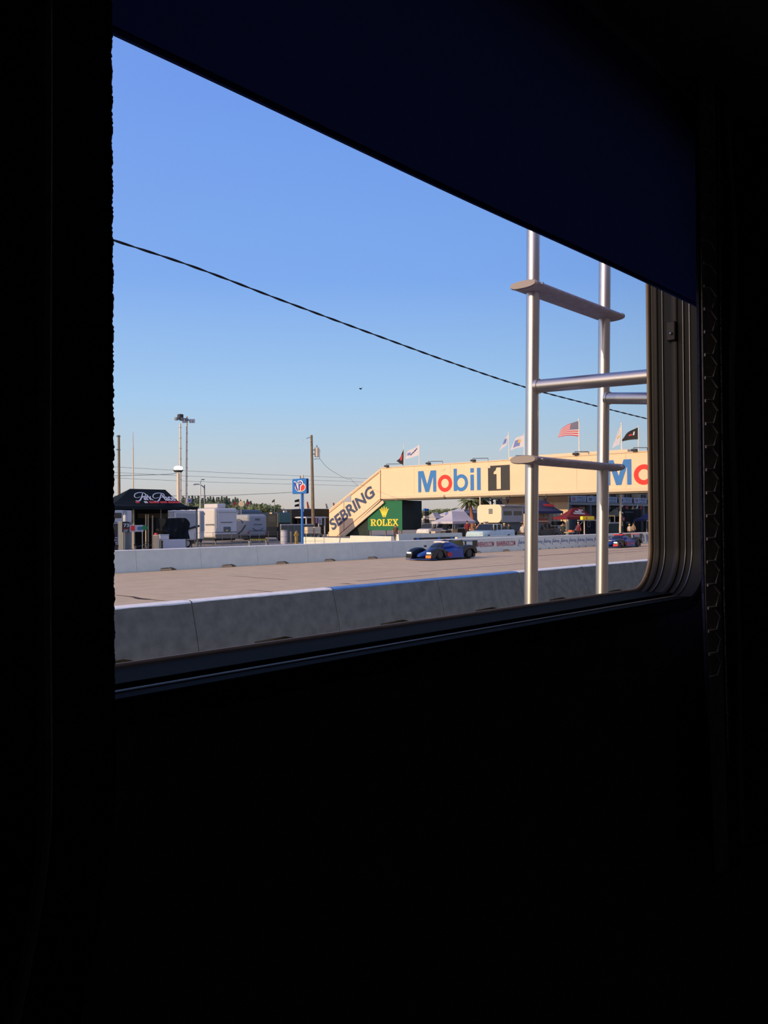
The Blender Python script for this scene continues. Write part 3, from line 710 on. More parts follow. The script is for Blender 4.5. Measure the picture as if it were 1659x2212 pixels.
# left dark pennant: hangs
flag('dark furled flag on the leftmost pole of the bridge roof', 873, 1006, 961, bil((872.5, 965), (868, 985), (855.5, 996), (871.5, 1005)), [m_bcl, m_rcl],
     lambda u, v: 1 if (.25 < u < .6 and .35 < v < .72) else 0, 14, 12)
flag('white flag with a blue swoosh, left part of the bridge roof', 906, 1004, 960, bil((905.5, 961), (878, 975), (875, 991), (904.5, 983), -1.5), [m_wcl, m_nvc, m_ccl],
     lambda u, v: 1 if (abs(v-.45-.25*math.sin((u-.4)*5)) < .09 and .15 < u < .62) else (2 if (u > .62 and .3 < v < .62 and u < .92) else 0), 26, 16)
flag('narrow white and blue flag drooping left of the tall white pole', 1099.5, 990, 934, bil((1098.5, 938), (1090, 947), (1077, 974), (1094, 962), 0), [m_wcl, m_ccl],
     lambda u, v: 1 if abs(v-.55+.2*u) < .22 and .2 < u < .9 else 0, 12, 10)
flag('white flag with blue and yellow emblem beside the left ladder rail', 1132.5, 985, 937, bil((1131.5, 940), (1112, 947), (1101, 973), (1131, 965), 1), [m_wcl, m_ccl, m_ycl],
     lambda u, v: 2 if ((u-.38)**2+(v-.45)**2 < .02) else (1 if .3 < u < .85 and .25 < v < .85 and (u+v) > .75 else 0), 20, 14)
# stars and stripes
def us(u, v):
    if u < .42 and v < .54:
        return 2
    return 0 if int(v*13) % 2 == 0 else 1
X = BX+1.2
ft = flag('red, white and blue stars and stripes flag between the two ladder rails', 1251.3, 983, 906, bil((1250, 909.5), (1210, 928), (1204, 945), (1250, 943), 3.0), [m_rcl, m_wcl, m_nvc], us, 26, 13, pr=.07)
mb = MB(); f = bil((1250, 909.5), (1210, 928), (1204, 945), (1250, 943), 3.0)
for r in range(9):
    for c in range(6 if r % 2 == 0 else 5):
        u = (.035+.07*c+(.035 if r % 2 else 0)); v = .03+r*.058
        p = ox(*f(u, v), X)+Vector((.12*math.sin(u*7+v*2)*u-.02, 0, 0)); s_ = .055
        st = [p+Vector((0, s_*(1 if k % 2 == 0 else .42)*math.sin(k*math.pi/5), s_*(1 if k % 2 == 0 else .42)*math.cos(k*math.pi/5))) for k in range(10)]
        mb.poly(st, (-1, 0, 0), .005)
mb.build('stars', m_wcl, ft, kind='stuff')
flag('limp white flag just right of the right ladder rail', 1343, 975, 915, bil((1342, 918), (1333, 934), (1321, 968), (1338, 960), 0), [m_wcl, m_ycl], lambda u, v: 1 if .5 < v < .6 and u < .5 else 0, 10, 10, pr=.07)
flag('black flag with red and white print near the right window edge', 1379.3, 974, 921, bil((1378.5, 923), (1352, 937), (1340, 954), (1378.5, 949), 1), [m_bcl, m_rcl, m_wcl],
     lambda u, v: 1 if (.42 < u < .62 and .38 < v < .55) else (2 if abs(u-.30) < .05 and .25 < v < .55 else 0), 20, 12)
# ------------------------------------------------------------------ paddock vehicles and stalls
def cb(pxl, pxc, pxr, pyt, Y0, pyref=None):
    p = oy(pxc if pyref is None else pyref, pyt, Y0); X0 = XY(pxc, Y0); X1_ = XY(pxr, Y0); Yb = on(pxl, 1130, 0, X0).y
    return X0, X1_, Y0, Yb, p.z
m_van = mat('trailer_white', (194, 192, 192), .45, var=.04, spec=.4); m_vang = mat('trailer_grey', (150, 154, 158), .5, var=.05)
m_glass = mat('dark_glass', (28, 32, 36), .15, spec=.6, var=.02); m_blackp = mat('black_paint', (24, 26, 28), .4, var=.05)
m_blackf = mat('black_fabric', (26, 30, 34), .9, var=.12, scale=2, spec=.1); m_tyre = mat('tyre_rubber', (22, 22, 23), .9)
m_rim = mat('wheel_rim', (150, 150, 150), .35, metal=.8); m_gm = mat('grey_metal', (120, 124, 126), .5, metal=.3)
m_wood = mat('weathered_pole', (122, 106, 84), .9, var=.2, scale=2, bump=.1); m_teal = mat('teal_windshield', (64, 108, 106), .2, spec=.5)
m_blp = mat('blue_paint', (28, 108, 190), .5, var=.02); m_or = mat('orange_cloth', (250, 140, 84), .8, trans=.4)
m_gtxt = mat('grey_lettering', (96, 100, 106), .7); m_wtxt = mat('white_lettering', (190, 194, 205), .7)
m_redp = mat('red_paint', (176, 44, 44), .6); m_tan = mat('tan_plastic', (200, 180, 150), .6); m_blt = mat('blue_tent_cloth', (44, 54, 96), .85, var=.05, trans=.15)
m_rdt = mat('red_tent_cloth', (122, 32, 44), .85, var=.05, trans=.15); m_wht = mat('white_tent_cloth', (205, 203, 212), .85, var=.04, trans=.25)
m_bei = mat('beige_wall', (212, 190, 158), .85, var=.05, scale=1); m_bei2 = mat('beige_wall_dark', (176, 148, 116), .85, var=.06, scale=1)
def wheel(par, x, y, z, r, w_, name='wheel'):
    t_ = MB().cyl((x, y, z), (x, y+w_, z), r, n=18).build(name, m_tyre, par, smooth=True, bevel=.03, seg=1)
    s = -1
    MB().cyl((x, y-.012, z), (x, y+.02, z), r*.58, n=14).build('rim', m_rim, t_, smooth=True)
def trailer(label, X0, X1_, Y0, Y1_, z, m=None, floor=.95, name='trailer', wheels=True, bev=.12):
    m = m or m_van
    t = thing(name, label, 'trailer', ((X0+X1_)/2, (Y0+Y1_)/2, GP))
    B('body', m, t, X0, X1_, Y0, Y1_, GP+floor-.35, z, bevel=bev, seg=3)
    B('chassis', m_blackp, t, X0+.15, X1_-.15, Y0+.15, Y1_-.15, GP+.35, GP+floor-.33)
    if wheels:
        if X1_-X0 >= Y1_-Y0:
            xm = (X0+X1_)/2
            for dx in (-.45, .45): wheel(t, xm+dx, Y0+.05, GP+.36, .36, .25)
        for sx in (X0+.4, X1_-.4): B('stabiliser', m_gm, t, sx-.05, sx+.05, Y0+.3, Y0+.4, GP, GP+.6)
    return t
def fpanel(par, name, m, px0, px1, py0, py1, Y, d=.03, bevel=0):
    a = oy(px0, py0, Y); b = oy(px1, py1, Y); c = oy((px0+px1)/2, py0, Y); e = oy((px0+px1)/2, py1, Y)
    return B(name, m, par, a.x, b.x, Y-d, Y-.002, c.z, e.z, bevel=bevel)
def spanel(par, name, m, px0, px1, py0, py1, X, d=.03):
    a = ox(px0, py0, X); b = ox(px1, py1, X); c = ox((px0+px1)/2, py0, X); e = ox((px0+px1)/2, py1, X)
    return B(name, m, par, X-d, X-.002, a.y, b.y, c.z, e.z)
# grey roofed white camper far left
X0 = XY(205, 48); X1_ = XY(286, 48)
t = trailer('white camper behind the black canopy at the far left', X0, X1_, 48, 50.4, oy(262, 1100, 48).z)
fpanel(t, 'window', m_glass, 243, 262, 1119, 1108, 48, bevel=.03); fpanel(t, 'door', m_vang, 266, 274, 1166, 1103, 48)
fpanel(t, 'stripe', m_gtxt, 237, 262, 1129, 1127.5, 48)
B('roof_cover', mat('grey_tarp', (92, 92, 90), .9), t, X0, XY(264, 48), 48.1, 50, oy(250, 1100, 48).z, oy(250, 1088, 48).z, bevel=.06)
# long white trailer behind the draped frame
X0, X1_, Y0, _, z = cb(0, 362, 428, 1102, 57)
t = trailer('long low white trailer behind the draped black frame', X0, X1_, 57, 59.5, z)
fpanel(t, 'trim_rail', m_vang, 364, 428, 1106, 1104.6, 57); fpanel(t, 'slide_panel', m_vang, 381, 427, 1141, 1109, 57)
for (px, py0, py1) in [(363, 1118, 1103), (374, 1118, 1103)]: fpanel(t, 'roof_ladder_rail', m_gm, px, px+1, py0, py1, 56.9)
for py in (1107, 1111, 1115): fpanel(t, 'roof_ladder_rung', m_gm, 363, 375, py, py-1, 56.9)
a = oy(405, 1143, 56.95); b = oy(430, 1136, 56.95)
MB().cyl(a, b, .09, n=6).build('tow_arm', m_blackp, t)
# narrow upright front of the next unit
X0, X1_, Y0, _, z = cb(0, 430, 442, 1103, 59.9)
t = trailer('narrow white slide out with grey door beside the tall fifth wheel', X0, X1_, 59.9, 61.2, z, wheels=False)
for sx in (X0+.15, X1_-.15): B('stabiliser', m_gm, t, sx-.05, sx+.05, 60.2, 60.3, GP, GP+.6)
fpanel(t, 'door', m_vang, 432, 441, 1148, 1106, 59.9)
# tall white fifth wheel
X0, X1_, Y0, _, z = cb(425, 463, 513, 1097.5, 63); Yb = 69.5
t = trailer('tall white fifth wheel trailer with sunlit left side and air conditioner', X0, X1_, 63, Yb, z, bev=.2)
fpanel(t, 'lettering', m_gtxt, 477, 502, 1129.3, 1127.6, 63); fpanel(t, 'vent_window', m_gtxt, 483, 498, 1148, 1138, 63, bevel=.03)
fpanel(t, 'number_plate', m_yel, 488, 492, 1147, 1144.5, 62.97); fpanel(t, 'trim_rail', m_vang, 466, 512, 1107, 1105.8, 63)
fpanel(t, 'trim_rail', m_gtxt, 464, 513, 1150, 1148.6, 63); fpanel(t, 'rear_bumper', m_under, 464, 513, 1163, 1154, 62.9, .12)
for k in range(9): fpanel(t, 'ladder_rung', m_van, 467.5, 471, 1103+k*4.6, 1102.2+k*4.6, 62.9)
for px in (467, 471): fpanel(t, 'ladder_rail', m_van, px, px+.7, 1142, 1100, 62.88)
p = ox(440, 1095, X0); B('air_conditioner', m_van, t, X0+.6, X0+1.6, p.y-1.2, p.y+.8, z, z+.42, bevel=.1)
spanel(t, 'side_vent', m_gtxt, 437, 443, 1112, 1108, X0); spanel(t, 'side_stripe', m_gtxt, 444, 462, 1135, 1132, X0)
# grey capped trailer
X0, X1_, Y0, Yb, z = cb(511, 535, 578, 1111, 66)
t = trailer('grey camper trailer with rounded front cap between the tall trailer and the black coach', X0, X1_, 66, 72, z, m_vang, bev=.3)
fpanel(t, 'bird_emblem', m_gtxt, 551, 561, 1124, 1120, 66); fpanel(t, 'lettering', m_gtxt, 548, 566, 1134, 1132, 66)
fpanel(t, 'tail_light', m_redp, 535, 541, 1152, 1150, 66); fpanel(t, 'tail_light', m_redp, 573, 577, 1152, 1150, 66)
fpanel(t, 'trim_rail', m_gtxt, 536, 578, 1147, 1146, 66)
pts = [oy(px, py, 65.97) for px, py in [(546, 1141), (551, 1144.5), (557, 1146), (563, 1144.5), (568, 1141)]]
MB().tube(pts, .04, 5).build('smile_stripe', m_gtxt, t)
pts = [ox(px, py, X0-.03) for px, py in [(511, 1123), (517, 1122), (523, 1125), (523.5, 1130)]]
MB().tube(pts, .06, 5).build('side_swoosh', m_gtxt, t); MB().tube([ox(px, py, X0-.03) for px, py in [(514, 1153), (522, 1146), (530, 1134)]], .06, 5).build('side_swoosh', m_gtxt, t)
# hump of a teal roofed bus behind
X0 = XY(515, 76); X1_ = XY(570, 76); z = oy(545, 1101, 76).z
t = thing('parked_coach', 'grey blue rounded coach roof showing above the grey camper trailer', 'coach', ((X0+X1_)/2, 77.2, GP))
B('body', mat('teal_roof', (70, 84, 96), .5), t, X0, X1_, 76, 78.5, GP+.7, z, bevel=.5, seg=3); 
for dx in (1.2, X1_-X0-1.2): wheel(t, X0+dx, 76.05, GP+.48, .48, .3)
B('chassis', m_blackp, t, X0+.4, X1_-.4, 76.4, 78.2, GP+.3, GP+.8)
# black coach
X0, X1_, Y0, Yb, z = cb(579, 601, 630, 1107, 69)
t = thing('motorhome', 'black motorhome with a teal windshield left of the blue sign', 'motorhome', ((X0+X1_)/2, (69+Yb)/2, GP))
B('body', m_blackp, t, X0, X1_, 69, 76, GP+.35, z, bevel=.18, seg=2)
fpanel(t, 'windshield', m_teal, 602, 627.5, 1129, 1108.5, 69, .05, .02); fpanel(t, 'front_cap', m_glass, 604, 627, 1150, 1131, 69)
spanel(t, 'marker_lamp', m_tan, 583, 588, 1110, 1107, X0); spanel(t, 'side_glass', m_glass, 581, 597, 1128, 1114, X0)
wheel(t, X0+.5, 69.1, GP+.45, .45, .3); wheel(t, X1_-.5, 69.1, GP+.45, .45, .3)
for px in (615, 619): p = oy(px, 1103, 70.0); B('roof_beacon', m_van, t, p.x-.08, p.x+.08, 70, 70.2, z, z+.22)
# dark stacker trailers beyond the sign
for i, (a, b, py, Y) in enumerate([(630, 676, 1100, 74), (664, 712, 1099, 80)]):
    X0 = XY(a, Y); X1_ = XY(b, Y); z = oy((a+b)/2, py, Y).z
    t = trailer('dark race transporter %s' % ('directly behind the blue sign post' if i == 0 else 'behind the utility pole, partly hidden by the stair'), X0, X1_, Y, Y+2.6, z, m_blackp, 1.0, 'transporter')
    for k in range(5): fpanel(t, 'reflector_strip', m_gtxt, a+14, a+17, 1106+k*5, 1105.2+k*5, Y)
    fpanel(t, 'awning_rail', m_van, a+6, b-4, 1118.5, 1117.3, Y-.0, .4)
    fpanel(t, 'lamp', mat('cream_lamp', (230, 220, 180), .5), a+(23 if i == 0 else 8), a+(26 if i == 0 else 11), 1105, 1100, Y)
# grey green banner wall with white top rail
Y = 62; t = thing('fence_banner', 'grey green screen fence with white top rail below the dark coaches', 'fence', (XY(635, Y), Y, GP))
z = oy(635, 1134, Y).z
B('screen', mat('grey_green_mesh', (92, 96, 90), .9), t, XY(607, Y), XY(677, Y), Y, Y+.05, GP, z)
B('top_rail', m_van, t, XY(606, Y), XY(678, Y), Y-.04, Y+.08, z-.02, z+.07, bevel=.02)
for px in (607, 621, 635, 655, 677): B('fence_post', m_gm, t, XY(px, Y)-.04, XY(px, Y)+.04, Y-.05, Y+.1, GP, z)
# bollards in front of it
for i, (px, m_, hh, r, lab, nm) in enumerate([(613, m_wht, 12.5, .13, 'pale patterned drum standing left of the yellow hydrant', 'drum'), (628, m_tan, 10, .05, 'thin tan marker post between the drum and the hydrant', 'marker_post')]):
    Y = 58; x = XY(px, Y); zz = oy(px, 1158-hh, Y).z
    t = thing(nm, lab, 'post', (x, Y, GP)); 
    MB().cyl((x, Y, GP), (x, Y, zz), r*2.2 if i == 0 else r*1.5, n=12).build('shaft', m_, t, smooth=True)
    MB().cyl((x, Y, zz), (x, Y, zz+.05), r*2.4 if i == 0 else r*2, n=12).build('lid', m_gtxt, t, smooth=True)
x = XY(640, 57); zz = oy(640, 1147, 57).z; m_hy = mat('hydrant_yellow', (214, 166, 62), .6)
t = thing('fire_hydrant', 'yellow fire hydrant in front of the grey green fence', 'hydrant', (x, 57, GP))
MB().cyl((x, 57, GP), (x, 57, zz-.2), .13, n=12).ball((x, 57, zz-.2), (.15, .15, .18), 10, 6).build('barrel', m_hy, t, smooth=True)
MB().cyl((x-.25, 57, zz-.35), (x+.25, 57, zz-.35), .07, n=10).build('outlet', m_hy, t, smooth=True); MB().cyl((x, 57, zz-.05), (x, 57, zz+.05), .04, n=6).build('stem_nut', m_hy, t)
# ------------------------------------------------------------------ black canopy with cart and goods
def canopy(label, m, xa, xb, ya, yb, ze, zr, ra, rb, yr, val=.3, name='canopy', legs=True, leg_m=None, cat='canopy', sag=.06):
    t = thing(name, label, cat, ((xa+xb)/2, (ya+yb)/2, GP))
    def curve(a, b, n=5): return [a+(b-a)*(i/n)-Vector((0, 0, sag*math.sin(math.pi*i/n)*(1+.6*(1-i/n))*4*.5)) for i in range(n+1)]
    c = [Vector((xa, ya, ze)), Vector((xb, ya, ze)), Vector((xb, yb, ze)), Vector((xa, yb, ze))]
    R_ = [Vector((ra, yr, zr)), Vector((rb, yr, zr)), Vector((rb, yr, zr)), Vector((ra, yr, zr))]
    n = 6; cols = [curve(c[i], R_[i], n-1) for i in range(4)]
    V = [p for col in cols for p in col]; F = []
    for i in range(4):
        j = (i+1) % 4
        for k in range(n-1): F.append((i*n+k, j*n+k, j*n+k+1, i*n+k+1))
    MB().add(V, F).build('roof_cloth', m, t, fix=True)
    vm = MB()
    for i in range(4):
        a, b = c[i], c[(i+1) % 4]; nseg = 8
        nr = (b-a).normalized().cross(ZV)*.02
        top = [a+(b-a)*k/nseg for k in range(nseg+1)]
        vm.loft([[p, p+nr, p+nr-Vector((0, 0, val*(1 if k % 2 else .9))), p-Vector((0, 0, val*(1 if k % 2 else .9)))] for k, p in enumerate(top)])
    vm.build('valance', m, t)
    if legs:
        for p in c: 
            q = Vector((p.x*.985+(xa+xb)/2*.015, p.y*.985+(ya+yb)/2*.015, 0))
            MB().box(q.x-.04, q.x+.04, q.y-.04, q.y+.04, GP, ze-.03).build('leg', leg_m or m_gm, t, bevel=.01, seg=1)
    return t
m_bkc = mat('black_canopy_cloth', (26, 34, 38), .9, var=.08, scale=2, spec=.1)
Yc = 38.6
xa = XY(212, Yc); xb = XY(427, Yc); ze = oy(420, 1094.5, Yc).z
yr = 40.1; ra = oy(281, 1056, yr); rb = oy(357, 1057.5, yr)
cn = canopy('black canopy with white script lettering beside the track at left', m_bkc, xa, xb, Yc, 41.6, ze, (ra.z+rb.z)/2, ra.x, rb.x, yr, .17, sag=.11)
nS = Vector((0, ze-(ra.z+rb.z)/2, yr-Yc)).normalized()  # front slope normal
def slope(px, py, lift=.05):
    d = ray(px, py); n_ = nS; p0 = Vector((xb, Yc, ze)); t_ = (p0-CAM).dot(n_)/d.dot(n_); return CAM+d*t_+n_*(0)
# lettering rides on the sagging cloth, a few centimetres proud
upS = Vector((0, yr-Yc, (ra.z+rb.z)/2-ze)).normalized(); outn = X1.cross(upS)
def sl(px, py): return slope(px, py)+outn*.05
sc_w = 1.0
def word(s, px0, px1, py, hpx, m, bold=.0, shear=.15):
    a = sl(px0, py); b = sl(px1, py); c = sl((px0+px1)/2, py-hpx); e = sl((px0+px1)/2, py)
    return text(s, 'lettering', m, cn, a, X1, upS, b.x-a.x, (c-e).length, bold, shear, .006)
word('ark', 312, 331.5, 1082, 10.5, m_wtxt, .02, .12); word('lace', 357.5, 380, 1083.3, 11, m_wtxt, .02, .12)
def stroke(pts, wid, m):
    P = [sl(*p) for p in pts]; P = spline(P, 6)
    mb = MB(); n = len(P); A = []; Bq = []
    for i, p in enumerate(P):
        d = (P[min(i+1, n-1)]-P[max(i-1, 0)]).normalized(); s_ = d.cross(outn)*wid*(.45+.55*math.sin(math.pi*i/(n-1)))
        A.append(p+s_); Bq.append(p-s_)
    C_ = [p-outn*.01 for p in A]; D = [p-outn*.01 for p in Bq]
    V = A+Bq+C_+D; F = [(i, i+1, n+i+1, n+i) for i in range(n-1)]+[(2*n+i, 3*n+i, 3*n+i+1, 2*n+i+1) for i in range(n-1)]+[(i, 2*n+i, 2*n+i+1, i+1) for i in range(n-1)]+[(n+i, n+i+1, 3*n+i+1, 3*n+i) for i in range(n-1)]
    return mb.add(V, F).build('script_stroke', m, cn)
for dx, dy in ((0, 0), (40, 1.0)):
    stroke([(x+dx, y+dy) for x, y in [(307.5, 1067), (305.5, 1075), (302.5, 1081.5), (298, 1084), (293, 1082.5)]], .038, m_wtxt)
    stroke([(x+dx, y+dy) for x, y in [(302, 1075), (295, 1077), (290, 1074), (291.5, 1068.5), (299, 1065.8), (308, 1066), (313, 1068), (314, 1071.5), (310.5, 1074.5), (305.5, 1075)]], .026, m_wtxt)
for (a, b, m_) in [(294, 302, m_rcl), (313, 320, m_wcl), (323, 345, m_rcl), (347, 362, m_rcl), (364, 390, m_rcl)]:
    p = sl(a, 1088.3); q_ = sl(b, 1088.3); c = sl(a, 1085.2)
    shape([[(0, 0), (.06, 1), (1, 1), (.94, 0)]], 'print_strip', m_, cn, p, X1, upS, q_.x-p.x, (c-p).length, .005)
# inner back drape and sunlit inner poles
B('back_drape', m_blackf, cn, XY(291, 41.4), XY(362, 41.4), 41.35, 41.42, GP+.2, ze-.1)
B('drape_hem', mat('brown_shade', (70, 60, 50), .9), cn, XY(298, 41.3), XY(362, 41.3), 41.28, 41.33, oy(330, 1119, 41.3).z, oy(330, 1109, 41.3).z)
for px, py0, py1 in [(288, 1170, 1100), (315, 1135, 1111), (320, 1170, 1111), (329.5, 1135, 1113), (347.5, 1173, 1100), (352, 1155, 1136)]:
    a = oy(px, py1, 39.4); MB().cyl((a.x, 39.4, GP), (a.x, 39.4, a.z), .034, n=8).build('inner_pole', m_tan if px < 340 else m_gm, cn, smooth=True)
# low black bumper of tyres
for k in range(9):
    px = 262+k*8.3; x = XY(px, 37.4)
    tt = thing('tyre', 'black tyre standing in the row below the canopy, %s from the left' % ORD[k], 'tyre', (x, 37.4, GP), 'tyres in a row below the canopy')
    V = []
    MB().loft([[(x+math.cos(b)*(.23+.1*math.cos(a)), 37.4+.12*math.sin(a), GP+.33+math.sin(b)*(.23+.1*math.cos(a))) for a in [2*math.pi*i/8 for i in range(8)]] for b in [2*math.pi*i/18 for i in range(19)]], cap=False).build('casing', m_tyre, tt, smooth=True)
    MB().cyl((x, 37.35, GP+.33), (x, 37.45, GP+.33), .18, n=12).build('wheel_disc', m_gm, tt, smooth=True)
# draped frame
Yd = 37.9; xa_ = XY(354.5, Yd); xb_ = XY(408, Yd); zt_ = oy(375, 1119.5, Yd).z; zlow = oy(380, 1166, Yd).z
dt = thing('draped_stand', 'tall frame covered by a loose black cloth beside the canopy', 'stand', ((xa_+xb_)/2, Yd, GP))
secs = []
for i in range(25):
    u = i/24; x = xa_+(xb_-xa_)*u; hem = zlow+.35*(1-u)**3+.12*math.sin(u*9)*(.4)+(.10 if u < .1 else 0)
    zz = zt_-.02*math.sin(u*7)-.22*max(0, (u-.88)/.12)**2
    rr_y = [Yd-.12*math.sin(j*.9+u*8)*.5-.05*math.sin(u*26+j*.6)-(.05*j/8) for j in range(9)]
    secs.append([(x+(.02*math.sin(j+u*12)), rr_y[j], zz+(hem-zz)*j/8) for j in range(9)]+[(x, Yd+.75, hem+(zz-hem)*j/8) for j in range(9)])
MB().loft(secs).build('black_cloth', m_blackf, dt, smooth=True)
for x in (xa_+.1, xb_-.1):
    for y in (Yd+.1, Yd+.6): B('leg', m_gm, dt, x-.03, x+.03, y-.03, y+.03, GP, zlow+.25)
# white table with cloth, in front of it
Yt = 37.2; x0 = XY(351, Yt); x1 = XY(401, Yt); z = oy(372, 1165.5, Yt).z
tb = thing('folding_table', 'low white table below the black draped frame', 'table', ((x0+x1)/2, Yt, GP))
z = max(z, GP+.62)
B('tabletop', m_van, tb, x0, x1, Yt, Yt+.7, z-.05, z, bevel=.015); B('table_cloth', m_wht, tb, x0+.02, x1-.02, Yt-.02, Yt-.005, GP+.12, z-.01)
for x in (x0+.1, x1-.1):
    for y in (Yt+.08, Yt+.62): B('leg', m_gm, tb, x-.025, x+.025, y-.025, y+.025, GP, z-.05)
# cool box on it
xm = XY(357, Yt); cbx = thing('cool_box', 'small white cool box on the left end of the low white table', 'box', (xm, Yt+.3, z))
B('box', m_van, cbx, xm-.25, xm+.3, Yt+.1, Yt+.5, z, z+.22, bevel=.03); B('lid', m_wht, cbx, xm-.26, xm+.31, Yt+.09, Yt+.51, z+.22, z+.27, bevel=.015)
# tan cylinder cooler
x = XY(337, 37.0); zz = oy(337, 1151, 37).z
tj = thing('drum', 'cream drum with a red cap standing under the canopy edge', 'drum', (x, 37.0, GP))
MB().cyl((x, 37, GP), (x, 37, zz-.1), .17, n=16).build('body', m_tan, tj, smooth=True, bevel=.03, seg=1)
MB().cyl((x, 37, zz-.1), (x, 37, zz), .1, .07, 12).build('cap', m_redp, tj, smooth=True)
# number board
Yn = 37.6; a = oy(264.5, 1150, Yn); b = oy(279, 1127, Yn)
nb = thing('notice_board', 'black board with the white number 73 and lines below', 'sign', ((a.x+b.x)/2, Yn, GP))
B('board', m_blackp, nb, a.x, b.x, Yn, Yn+.04, a.z, b.z, bevel=.01)
B('post', m_gm, nb, (a.x+b.x)/2-.03, (a.x+b.x)/2+.03, Yn+.05, Yn+.1, GP, a.z+.4)
text('73', 'numerals', m_wtxt, nb, (a.x+.06, Yn-.012, oy(270, 1138.5, Yn).z), X1, ZV, (b.x-a.x)*.78, oy(270, 1131, Yn).z-oy(270, 1138.5, Yn).z, .02, 0, .006)
for k, py in enumerate((1141, 1144.3, 1147.5)):
    MB().box(a.x+.05, b.x-.06-(.06 if k == 2 else 0), Yn-.018, Yn-.002, oy(270, py+1.4, Yn).z, oy(270, py, Yn).z).build('text_line', m_redp if k == 0 else m_wtxt, nb)
# colourful banner
a = oy(281, 1149, Yn); b = oy(310, 1134, Yn)
bn = thing('banner', 'small colourful banner with red square and green patch under the canopy', 'banner', ((a.x+b.x)/2, Yn, GP))
B('cloth', m_wht, bn, a.x, b.x, Yn, Yn+.02, a.z, b.z)
B('print_patch', m_redo, bn, a.x+.04, a.x+.27, Yn-.01, Yn-.001, a.z+.06, b.z-.04)
MB().ball((a.x+.55, Yn-.006, (a.z+b.z)/2), (.16, .008, .10), 12, 6).build('print_patch', mat('blue_print', (70, 120, 150), .7), bn)
MB().ball((a.x+.82, Yn-.008, (a.z+b.z)/2+.03), (.17, .008, .13), 12, 6).build('print_patch', mat('green_print', (40, 130, 80), .7), bn)
for x in (a.x+.03, b.x-.03): MB().cyl((x, Yn+.05, GP), (x, Yn+.05, b.z), .025, n=6).build('post', m_gm, bn)
# white gas bottle standing on the cabinet below
Yg = 38.0; x = XY(274.5, Yg); cbz = oy(275, 1127, Yg).z
cabi = thing('cabinet', 'grey cabinet behind the number board', 'cabinet', (x, Yg+.2, GP))
B('body', m_gm, cabi, x-.22, x+.25, Yg, Yg+.45, GP, cbz-.03, bevel=.02); B('top', m_vang, cabi, x-.24, x+.27, Yg-.02, Yg+.47, cbz-.03, cbz)
gbt = thing('gas_bottle', 'white gas bottle on the cabinet above the number board', 'bottle', (x, Yg+.2, cbz)); zz = oy(275, 1108, Yg).z
MB().cyl((x, Yg+.2, cbz), (x, Yg+.2, zz-.1), .085, n=14).build('bottle_body', m_van, gbt, smooth=True, bevel=.03, seg=2)
MB().cyl((x, Yg+.2, zz-.1), (x, Yg+.2, zz), .03, n=8).build('valve', m_gm, gbt, smooth=True)
# dark crate stack with white stripes at far left
Ys = 37.0; x0 = XY(222, Ys); x1 = XY(255, Ys); z = oy(245, 1131, Ys).z
cs = thing('equipment_cabinet', 'dark cabinet with white stripes at the left curtain edge', 'cabinet', ((x0+x1)/2, Ys+.3, GP))
B('body', mat('dark_brown_metal', (54, 48, 46), .7), cs, x0, x1, Ys, Ys+.7, GP, z, bevel=.03)
for py in (1161, 1166, 1171, 1174.5): fpanel(cs, 'stripe', m_wtxt, 237.5, 253, py+1.3, py, Ys)
fpanel(cs, 'dark_window', m_glass, 238, 252, 1148, 1135, Ys)
# bicycles leaning under the canopy
def bike(px, Y, lab, i):
    x = XY(px, Y); t = thing('bicycle', lab, 'bicycle', (x, Y, GP)); r = .33
    for dx in (-.52, .52):
        MB().loft([[(x+dx+math.cos(b)*(r+.02*math.cos(a)), Y+.02*math.sin(a), GP+r+.02+math.sin(b)*(r+.02*math.cos(a))) for a in [2*math.pi*k/6 for k in range(6)]] for b in [2*math.pi*k/20 for k in range(21)]], cap=False).build('wheel', m_tyre, t, smooth=True)
    c = lambda a, b: (x+a, Y, GP+b)
    for p, q in [((-.52, .35), (-.15, .35)), ((-.15, .35), (-.25, .85)), ((-.52, .35), (-.24, .75)), ((-.15, .35), (.36, .82)), ((-.24, .78), (.36, .88)), ((.36, .95), (.52, .35))]:
        MB().cyl(c(*p), c(*q), .018, n=6).build('frame_tube', m_gm, t)
    MB().box(x-.36, x-.14, Y-.05, Y+.05, GP+.86, GP+.91).build('saddle', m_blackp, t, bevel=.02)
    MB().cyl((x+.34, Y-.28, GP+1.0), (x+.34, Y+.28, GP+1.0), .018, n=6).build('handlebar', m_blackp, t)
bike(302, 38.6, 'bicycle under the canopy below the colourful banner', 0); bike(322, 38.9, 'bicycle at the right of the other one, under the canopy', 1)
